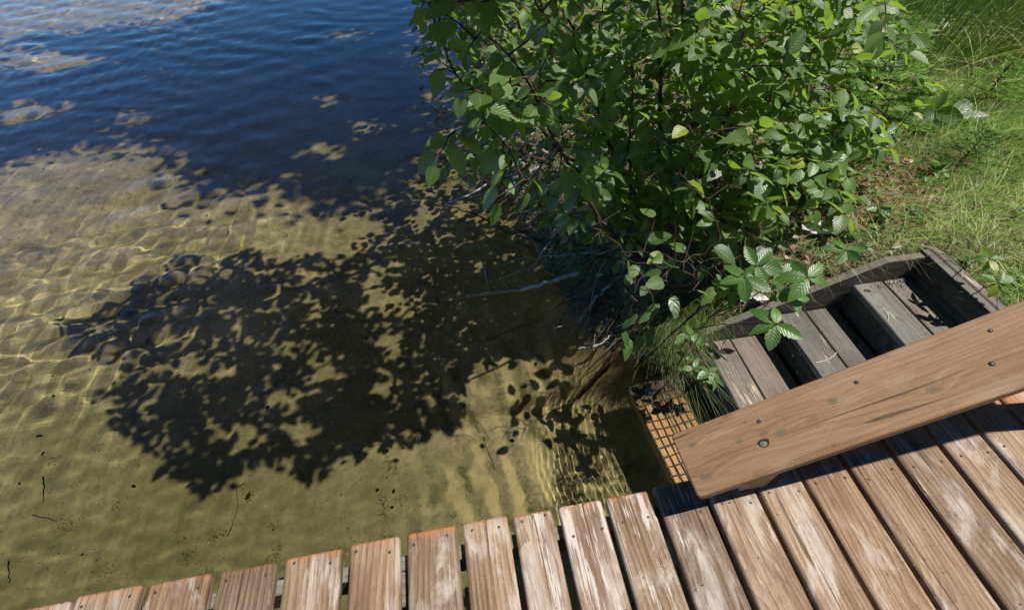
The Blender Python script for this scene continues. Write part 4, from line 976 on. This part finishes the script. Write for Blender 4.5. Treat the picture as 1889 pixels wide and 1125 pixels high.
branch('driftwood_log', 'thick grey weathered log lying below the bleached branch', 'log', [([px(1010, 245, -.80), px(975, 285, -.86), px(950, 330, -.92)], .038, .030), ([px(1000, 260, -.80), px(1050, 235, -.76)], .018, .010)], M_DRY)
branch('birch_pole', 'pale birch pole running from the wire net down into the water', 'branch',
       [([px(1160, 476, -.82), px(1090, 496, -.90), px(1028, 516, -.98), px(970, 534, -1.05), px(935, 540, -1.12), px(862, 556, -1.24)], .018, .012), ([px(940, 540, -1.11), px(932, 522, -1.02)], .006, .003)], M_BIRCH)
branch('mossy_branch', 'sunken branch with pale lichen crust near the shore', 'branch', [([px(985, 466, -1.14), px(945, 458, -1.15), px(900, 452, -1.15)], .020, .014), ([px(955, 455, -1.14), px(958, 420, -1.10), px(962, 385, -1.06)], .013, .009)], bark_mat('lichen_wood', (.06, .05, .03), (.42, .40, .28), 60))
branch('upright_stick', 'short pale stick standing in the dark water beside the birch pole', 'stick', [([px(908, 552, -1.22), px(899, 520, -1.05), px(890, 484, -.90)], .008, .006)], M_DRY)
branch('red_root', 'wet reddish brown root slanting from the bank down to the sand', 'root', [([px(1195, 560, -.86), px(1160, 612, -.94), px(1143, 645, -1.0), px(1110, 690, -1.10), px(1063, 741, -1.22)], .017, .011), ([px(1150, 630, -.97), px(1185, 600, -.90)], .010, .006)], M_ROOT)
branch('fallen_branch', 'dark thin branch slanting through the bush shade into the water', 'branch', [([px(1000, 445, -.98), px(930, 425, -1.05), px(870, 392, -1.08), px(800, 380, -1.1)], .012, .005)], M_BARK)
branch('white_twig', 'thin white branching twig hanging in front of the wire net', 'twig',
       [([px(1118, 478, -.72), px(1098, 520, -.78), px(1088, 570, -.84), px(1070, 590, -.86), px(1022, 606, -.88)], .0035, .0018), ([px(1092, 560, -.83), px(1080, 600, -.87), px(1068, 622, -.9)], .002, .0012), ([px(1096, 530, -.79), px(1060, 550, -.82), px(1030, 553, -.84)], .0018, .001)], M_DRY)
for i, pts in enumerate([[(1700, 130), (1620, 220), (1560, 330)], [(1560, 100), (1610, 130), (1690, 110)], [(1680, 215), (1600, 300), (1565, 335)], [(1500, 160), (1560, 185), (1650, 120)]]):
    branch('bare_twig', ['long bare twig arching from the reeds towards the dead leaves', 'bare dark twig crossing above the spruce seedlings near the top', 'bare twig rising beside the glossy shrub shoot', 'bare twig at the right edge of the bush'][i], 'twig',
           [([px(*p, depth=3.0-.1*j) for j, p in enumerate(pts)], .005, .002)], M_TWIG, 'bare twigs on the bank')
# tangle of dead twigs and roots on the dark waterline
for i in range(44):
    x, y = [(900, 300), (950, 350), (1000, 420), (1050, 470), (1100, 500), (1140, 560), (1120, 600), (960, 260), (1010, 330), (880, 340)][i % 10]; x += random.gauss(0, 28); y += random.gauss(0, 22)
    P0 = px(x, y, -.98); P0[2] = max(hz(P0[0], P0[1])+.02, WATER_Z-.03); a = random.uniform(2.2, 4.6); L = random.uniform(.15, .5)
    P1 = P0+np.array([math.cos(a)*L, math.sin(a)*L, random.uniform(-.05, .16)]); pm = (P0+P1)/2+RNG.normal(0, .05, 3); q1 = P1+RNG.normal(0, .09, 3)
    b = MB(); r_w = random.uniform(.0025, .007); b.tube(line([P0, pm, P1], 12, .006), np.linspace(r_w, r_w*.4, 12), 5, jit=.2); b.tube(line([pm, (pm+q1)/2, q1], 8, .005), np.linspace(r_w*.5, r_w*.25, 8), 4)
    o = b.build('dead_twig', M_DRY if i % 3 == 1 else M_BARK, None, True); tag(o, 'dead grey twig in the tangle along the dark waterline under the bush' if i % 3 == 1 else 'dead dark brown twig in the tangle along the waterline under the bush', 'twig', 'tangled dead twigs at the waterline')
# exposed roots running down the bank into the water
for i in range(16):
    yy = 1.65+i*.17+random.uniform(-.05, .05); xx = float(shore(yy))+random.uniform(.25, .5); x2 = float(shore(yy-.1))-random.uniform(-.02, .12); y2 = yy-random.uniform(-.05, .3)
    p0 = np.array([xx, yy, hz(xx, yy)+.01]); p2 = np.array([x2, y2, max(hz(x2, y2)+.015, WATER_Z-.06)]); pm = p0*.45+p2*.55; pm[2] = hz(pm[0], pm[1])+random.uniform(.03, .10); r_w = random.uniform(.006, .015)
    b = MB(); b.tube(line([p0, pm, p2], 14, .006), np.linspace(r_w, r_w*.45, 14), 6, jit=.25)
    o = b.build('root', M_ROOT if i % 4 == 0 else (M_DRY if i % 4 == 2 else M_BARK), None, True); tag(o, 'exposed root running down the shaded bank under the bush into the water', 'root', 'exposed roots along the waterline')
# crumpled wire net
net = MB(); nu, nv = 34, 40
def netp(u, v):
    a = -.2+u*2.1*math.pi*.62; r = .105+.03*math.sin(5*v+3*u)+.018*math.sin(11*u+4*v)
    top = px(1078, 505, -.83); bot = px(1080, 615, -1.05); c = top*(1-v)+bot*v
    return c+np.array([math.cos(a)*r*1.35, -math.sin(a)*r*.8, .05*math.sin(a)*(1-v)+.012*math.sin(9*u+7*v)])
for i in range(nu): net.tube([netp(i/(nu-1), j/16) for j in range(17)], .0011, 3, False)
for j in range(nv): net.tube([netp(i/16, j/(nv-1)) for i in range(17)], .0011, 3, False)
o = net.build('wire_net', plain('grey_net_wire', (.07, .07, .068), .6, .4, 60, .2)); tag(o, 'crumpled tube of grey wire net lying on the dark bank', 'wire net')
# rotten stump at the end of the covered step
P = px(1206, 716, -1.02); b = MB(); k = 12; rings = []
for j, (zz, rr) in enumerate([(-.14, .06), (-.03, .056), (.035, .050), (.048, .036), (.038, .012)]):
    rings += [(P[0]+rr*(1+.22*math.sin(i*2.1+j*.4))*math.cos(2*math.pi*i/k), P[1]+.8*rr*(1+.2*math.cos(i*1.7))*math.sin(2*math.pi*i/k), P[2]+zz+.016*math.sin(i*1.3+1)) for i in range(k)]
b.add(rings, [(j*k+i, j*k+(i+1) % k, (j+1)*k+(i+1) % k, (j+1)*k+i) for j in range(4) for i in range(k)]+[tuple(range(4*k, 5*k))])
o = b.build('stump', bark_mat('rotten_wet_wood', (.02, .012, .008), (.16, .12, .10), 30), None, True); tag(o, 'dark rotten stump at the far end of the mesh covered step', 'stump')
# white birch bark pieces
M_WB = bark_mat('white_bark_sheet', (.35, .32, .28), (.82, .80, .76), 18, (1, 1, 1))
for i, (x, y, s, sq, lab) in enumerate([(1424, 420, .06, .55, 'bright white pointed piece of birch bark, topmost beside the bush'), (1400, 528, .06, .7, 'white crumbling birch bark right of the creeper leaflets'), (1412, 500, .055, .6, 'small pink white bark piece above the crumbling one'), (1330, 515, .05, .5, 'white bark scrap under the low alder leaves'), (1490, 455, .10, .5, 'flat pale bark sheet half under the dead grass'), (1375, 550, .05, .6, 'white bark crumbs beside the mossy grass')]):
    P = px(x, y, -.50); P[2] = hz(P[0], P[1])+.02; b = MB(); a0 = random.uniform(0, 3); ring = []; nk = 14
    for rr in (0, .5, 1.0):
        for j in range(nk):
            a = 2*math.pi*j/nk; q = rr*s*(1+.35*math.sin(2*a+i)+.2*math.sin(5*a+i*2)); u, v = q*math.cos(a), q*math.sin(a)*sq
            ring.append((P[0]+u*math.cos(a0)-v*math.sin(a0), P[1]+u*math.sin(a0)+v*math.cos(a0), P[2]+.2*abs(v)+random.uniform(0, .006)))
    b.add(ring, [(r_*nk+j, r_*nk+(j+1) % nk, (r_+1)*nk+(j+1) % nk, (r_+1)*nk+j) for r_ in (0, 1) for j in range(nk)])
    o = b.build('bark_piece', M_WB, None, True); tag(o, lab, 'bark', 'white birch bark on the bank'); m = o.modifiers.new('s', 'SOLIDIFY'); m.thickness = .003
# sunken twigs and small things on the sand
M_SUNK = bark_mat('sunken_twig_wood', (.03, .02, .012), (.09, .06, .035), 60)
def bedline(pts, lift_=.006):
    out = []
    for x, y in pts:
        P = px(x, y, -1.4)
        for _ in range(6): P = px(x, y, hz(P[0], P[1])+lift_)
        out.append(P)
    return out
TWL = [([(130, 898), (133, 922), (131, 945)], .006, 'straight dark sunken twig standing clear of the leafy shadow, left side'), ([(113, 967), (135, 972), (156, 977)], .004, 'sunken twig lying level just below the straight one'), ([(220, 570), (238, 577)], .005, 'short sunken stick at the upper left rim of the leafy shadow'),
       ([(442, 1000), (455, 975), (462, 905)], .003, 'thin bent sunken twig right of the shadow tip'), ([(463, 912), (472, 905)], .005, 'stubby sunken twig beside the yellow leaf'), ([(76, 1050), (80, 1082)], .005, 'sunken reddish twig just above the left deck boards'),
       ([(268, 282), (258, 294), (276, 262)], .004, 'pale thin twig in the blue water'), ([(386, 466), (425, 452)], .003, 'long thin straw on the sand above the leafy shadow'), ([(0, 716), (16, 706)], .008, 'dark stick at the left edge of the picture'), ([(730, 405), (752, 420)], .007, 'pale sunken stick at the edge of the blue reflection'),
       ([(905, 640), (960, 612), (1000, 600)], .006, 'long dark stick on the shaded bed below the wire net'), ([(893, 820), (915, 880)], .003, 'thin straw lying among the sand bars')]
for pts, r, lab in TWL:
    r *= .7; pl = line(bedline(pts, r+.002), 8, .003); b = MB(); b.tube(pl, np.linspace(r, r*.5, 8), 6, jit=.3)
    o = b.build('sunken_twig', M_DRY if 'pale' in lab else M_SUNK, None, True); tag(o, lab, 'twig', 'twigs lying on the lake bed')
def small_leaf(name, P, d, up, s, col, lab, cat, tpl=None):
    b = MB(); put_leaf(b, tpl or T_HERB[0], P, d, up, s, .5); o = b.build(name, blade_mat(name+'_colour', col, col, col), None, True); tag(o, lab, cat); m = o.modifiers.new('s', 'SOLIDIFY'); m.thickness = .0006
P = bedline([(474, 934)], .012)[0]; small_leaf('yellow_leaf', P, (.5, .8, 0), (.3, 0, 1), .065, (.62, .60, .05), 'narrow bright yellow leaf lying on the sand', 'leaf', T_HERB[1])
P = bedline([(602, 897)], .012)[0]; small_leaf('yellow_leaf', P, (1, .3, 0), (.3, 0, 1), .035, (.55, .55, .06), 'tiny pale yellow leaf near the lower rim of the shadow', 'leaf', T_HERB[1])
small_leaf('dead_leaf', px(1602, 850, .004), (.5, .8, .05), (0, 0, 1), .028, (.30, .36, .38), 'small curled grey leaf on the deck board in the handrail shadow', 'leaf', T_MID[0])
small_leaf('wood_chip', px(1424, 892, .006), (.9, .45, .1), (0, -.5, 1), .045, (.35, .17, .10), 'small brown wood chip beside the handrail post', 'wood chip', T_HERB[0])
small_leaf('dead_leaf', px(1594, 535, -.497), (1, -.45, 0), (0, 0, 1), .05, (.05, .035, .03), 'dark shrivelled leaf on the upper tread of the steps', 'leaf', T_HERB[0])
small_leaf('dead_leaf', px(484, 505, -1.055), (1, .3, 0), (0, 0, 1), .0001, (.3, .3, .3), 'x', 'leaf') if False else None
b = MB(); b.tube(line([px(1505, 668, -.677), px(1530, 663, -.675), px(1543, 650, -.677)], 10, .002), .0022, 4); o = b.build('dry_stalk', M_STALK if False else plain('dry_straw', (.6, .52, .4), .8, .2)); tag(o, 'pale dry stalk lying across the middle tread', 'stalk')
b = MB(); b.tube(line([px(1631, 572, -.497), px(1640, 582, -.495), px(1638, 594, -.497)], 10, .001), .0018, 4); o = b.build('dry_stalk', plain('dry_straw_pale', (.6, .52, .4), .8, .2)); tag(o, 'pale dry stalk lying on the upper tread', 'stalk')
# loose debris heap against the side board on the upper tread, specks on the bed
def crumbs(name, lab, cat, cxy, n, spread, size, cols, mat=None):
    b = MB()
    for i in range(n):
        x, y = cxy[0]+random.gauss(0, spread[0]), cxy[1]+random.gauss(0, spread[1]); z = cxy[2]+abs(random.gauss(0, .004)); s = size*random.uniform(.4, 1.3); a = random.uniform(0, 6.28)
        u = np.array([math.cos(a), math.sin(a), random.gauss(0, .4)]); v = np.array([-math.sin(a), math.cos(a), random.gauss(0, .4)])*random.uniform(.15, .6); c = np.array([x, y, z+s*.4])
        b.add([c-u*s, c+v*s, c+u*s, c-v*s], [(0, 1, 2, 3)], col=random.random())
    o = b.build(name, mat or blade_mat(name+'_cols', *cols, tr=.05)); tag(o, lab, cat, kind='stuff')
crumbs('debris', 'dry leaf crumbs gathered on the upper tread against the side board', 'debris', (2.41, 1.375, -.50), 170, (.07, .018), .007, ((.03, .03, .04), (.16, .13, .11), (.42, .38, .34)))
crumbs('lichen_flakes', 'pale crumbs and lichen spread over the lowest tread', 'debris', (1.45, .97, -.860), 420, (.035, .16), .0035, ((.20, .12, .08), (.55, .42, .32), (.75, .62, .5)))
crumbs('tread_dirt', 'dirt and needles lying on the middle tread', 'dirt', (1.92, .98, -.680), 260, (.09, .22), .0035, ((.03, .022, .016), (.10, .07, .045), (.3, .22, .15)))
crumbs('tread_dirt', 'dirt and needles lying on the upper tread', 'dirt', (2.33, 1.0, -.500), 260, (.09, .22), .0035, ((.03, .022, .016), (.10, .07, .045), (.3, .22, .15)))
crumbs('deck_dirt', 'bits of dirt and dry needles lying on the deck boards', 'dirt', (.6, -.05, .0015), 420, (.75, .22), .0028, ((.02, .016, .012), (.08, .055, .035), (.3, .22, .15)))
# shell bits, seeds and weed tufts lying on the bed
b = MB(); 
for i in range(1700):
    x, y = random.uniform(-20, 1150), random.uniform(330, 1100); P = bedline([(x, y)], .002)[0]
    if P[0] > shore(P[1])-.05: continue
    s = random.uniform(.0015, .006)*(1 if random.random() < .93 else 1.8); a = random.uniform(0, 6.28); u = np.array([math.cos(a), math.sin(a), .1])*s; v = np.array([-math.sin(a), math.cos(a), .2])*s*random.uniform(.3, .8)
    b.add([P-u, P+v, P+u, P-v, P+(0, 0, s*.6)], [(0, 1, 4), (1, 2, 4), (2, 3, 4), (3, 0, 4)], col=random.random())
for i in range(46):
    P = bedline([(random.uniform(-20, 1150), random.uniform(330, 1100))], .006)[0]
    if P[0] < shore(P[1])-.1: put_leaf(b, T_MID[i % 3], P, (random.gauss(0, 1), random.gauss(0, 1), .05), nrm(RNG.normal(0, .25, 3)+[0, 0, 1]), random.uniform(.015, .04), random.random()*.45)
BED = b; o = b.build('bed_litter', blade_mat('bed_litter_colours', (.02, .018, .01), (.10, .075, .04), (.75, .70, .55), tr=.02)); tag(o, 'tiny dark specks and pale shell bits strewn over the sand', 'litter', kind='stuff')
b = MB()
for i in range(70):
    x, y = random.uniform(-20, 760), random.uniform(330, 1100); P0 = bedline([(x, y)], .0)[0]
    for q in range(26):
        c = P0+RNG.normal(0, 1, 3)*np.array([.022, .022, 0]); d = nrm(RNG.normal(0, 1, 3)*np.array([1, 1, .3]))*random.uniform(.006, .016); sd = nrm(np.cross(d, (0, 0, 1)))*.0018; c[2] = hz(c[0], c[1])+.003
        b.add([c-sd, c+sd, c+d+(0, 0, .004)], [(0, 1, 2)], col=random.random())
o = b.build('water_weed', blade_mat('water_weed_colours', (.02, .035, .008), (.05, .085, .015), (.12, .14, .03))); tag(o, 'small dark green weed tufts growing on the sand', 'water weed', kind='stuff')
# ------------------------------------------------------------------ unseen leaf masses added round the cove to cut skylight and deepen the shade
lv = MB(); n = 7000
for i in range(n):
    if i % 3 == 2: P = np.array([random.uniform(1.5, 13), random.uniform(8.5, 14), 0]); top = 9+3.5*fnoise(np.array([P[0]]), np.array([1.0]), .25, 53)[0]*2
    elif i % 3: P = np.array([random.uniform(13, 18), random.uniform(-14, 16), 0]); top = 7.5+3.5*fnoise(np.array([P[1]]), np.array([3.0]), .25, 51)[0]*2
    else: P = np.array([random.uniform(-9, 13), random.uniform(-12, -6.5), 0]); top = 8.5+3.5*fnoise(np.array([P[0]]), np.array([9.0]), .25, 52)[0]*2
    P[2] = random.uniform(-.3, 1)*top if random.random() < .0 else random.random()*top-.2
    for q in range(2): put_leaf(lv, T_LOW[q], P+RNG.normal(0, .3, 3), RNG.normal(0, 1, 3), nrm(RNG.normal(0, 1, 3)), random.uniform(.6, 1.0), random.random()*.9)
o = lv.build('skylight_blocker', M_ALDER_HI, None, True); tag(o, 'unseen leaf mass added behind the deck and the lawn to cut skylight', 'skylight_blocker', kind='stuff')
# ------------------------------------------------------------------ put every thing's empty at its base
for o in BASES:
    inv = Matrix.Translation(-Vector(BASES[o])); r_ = bpy.data.objects[o]; r_.location = BASES[o]
    for c in r_.children: c.matrix_parent_inverse = inv @ c.matrix_parent_inverse
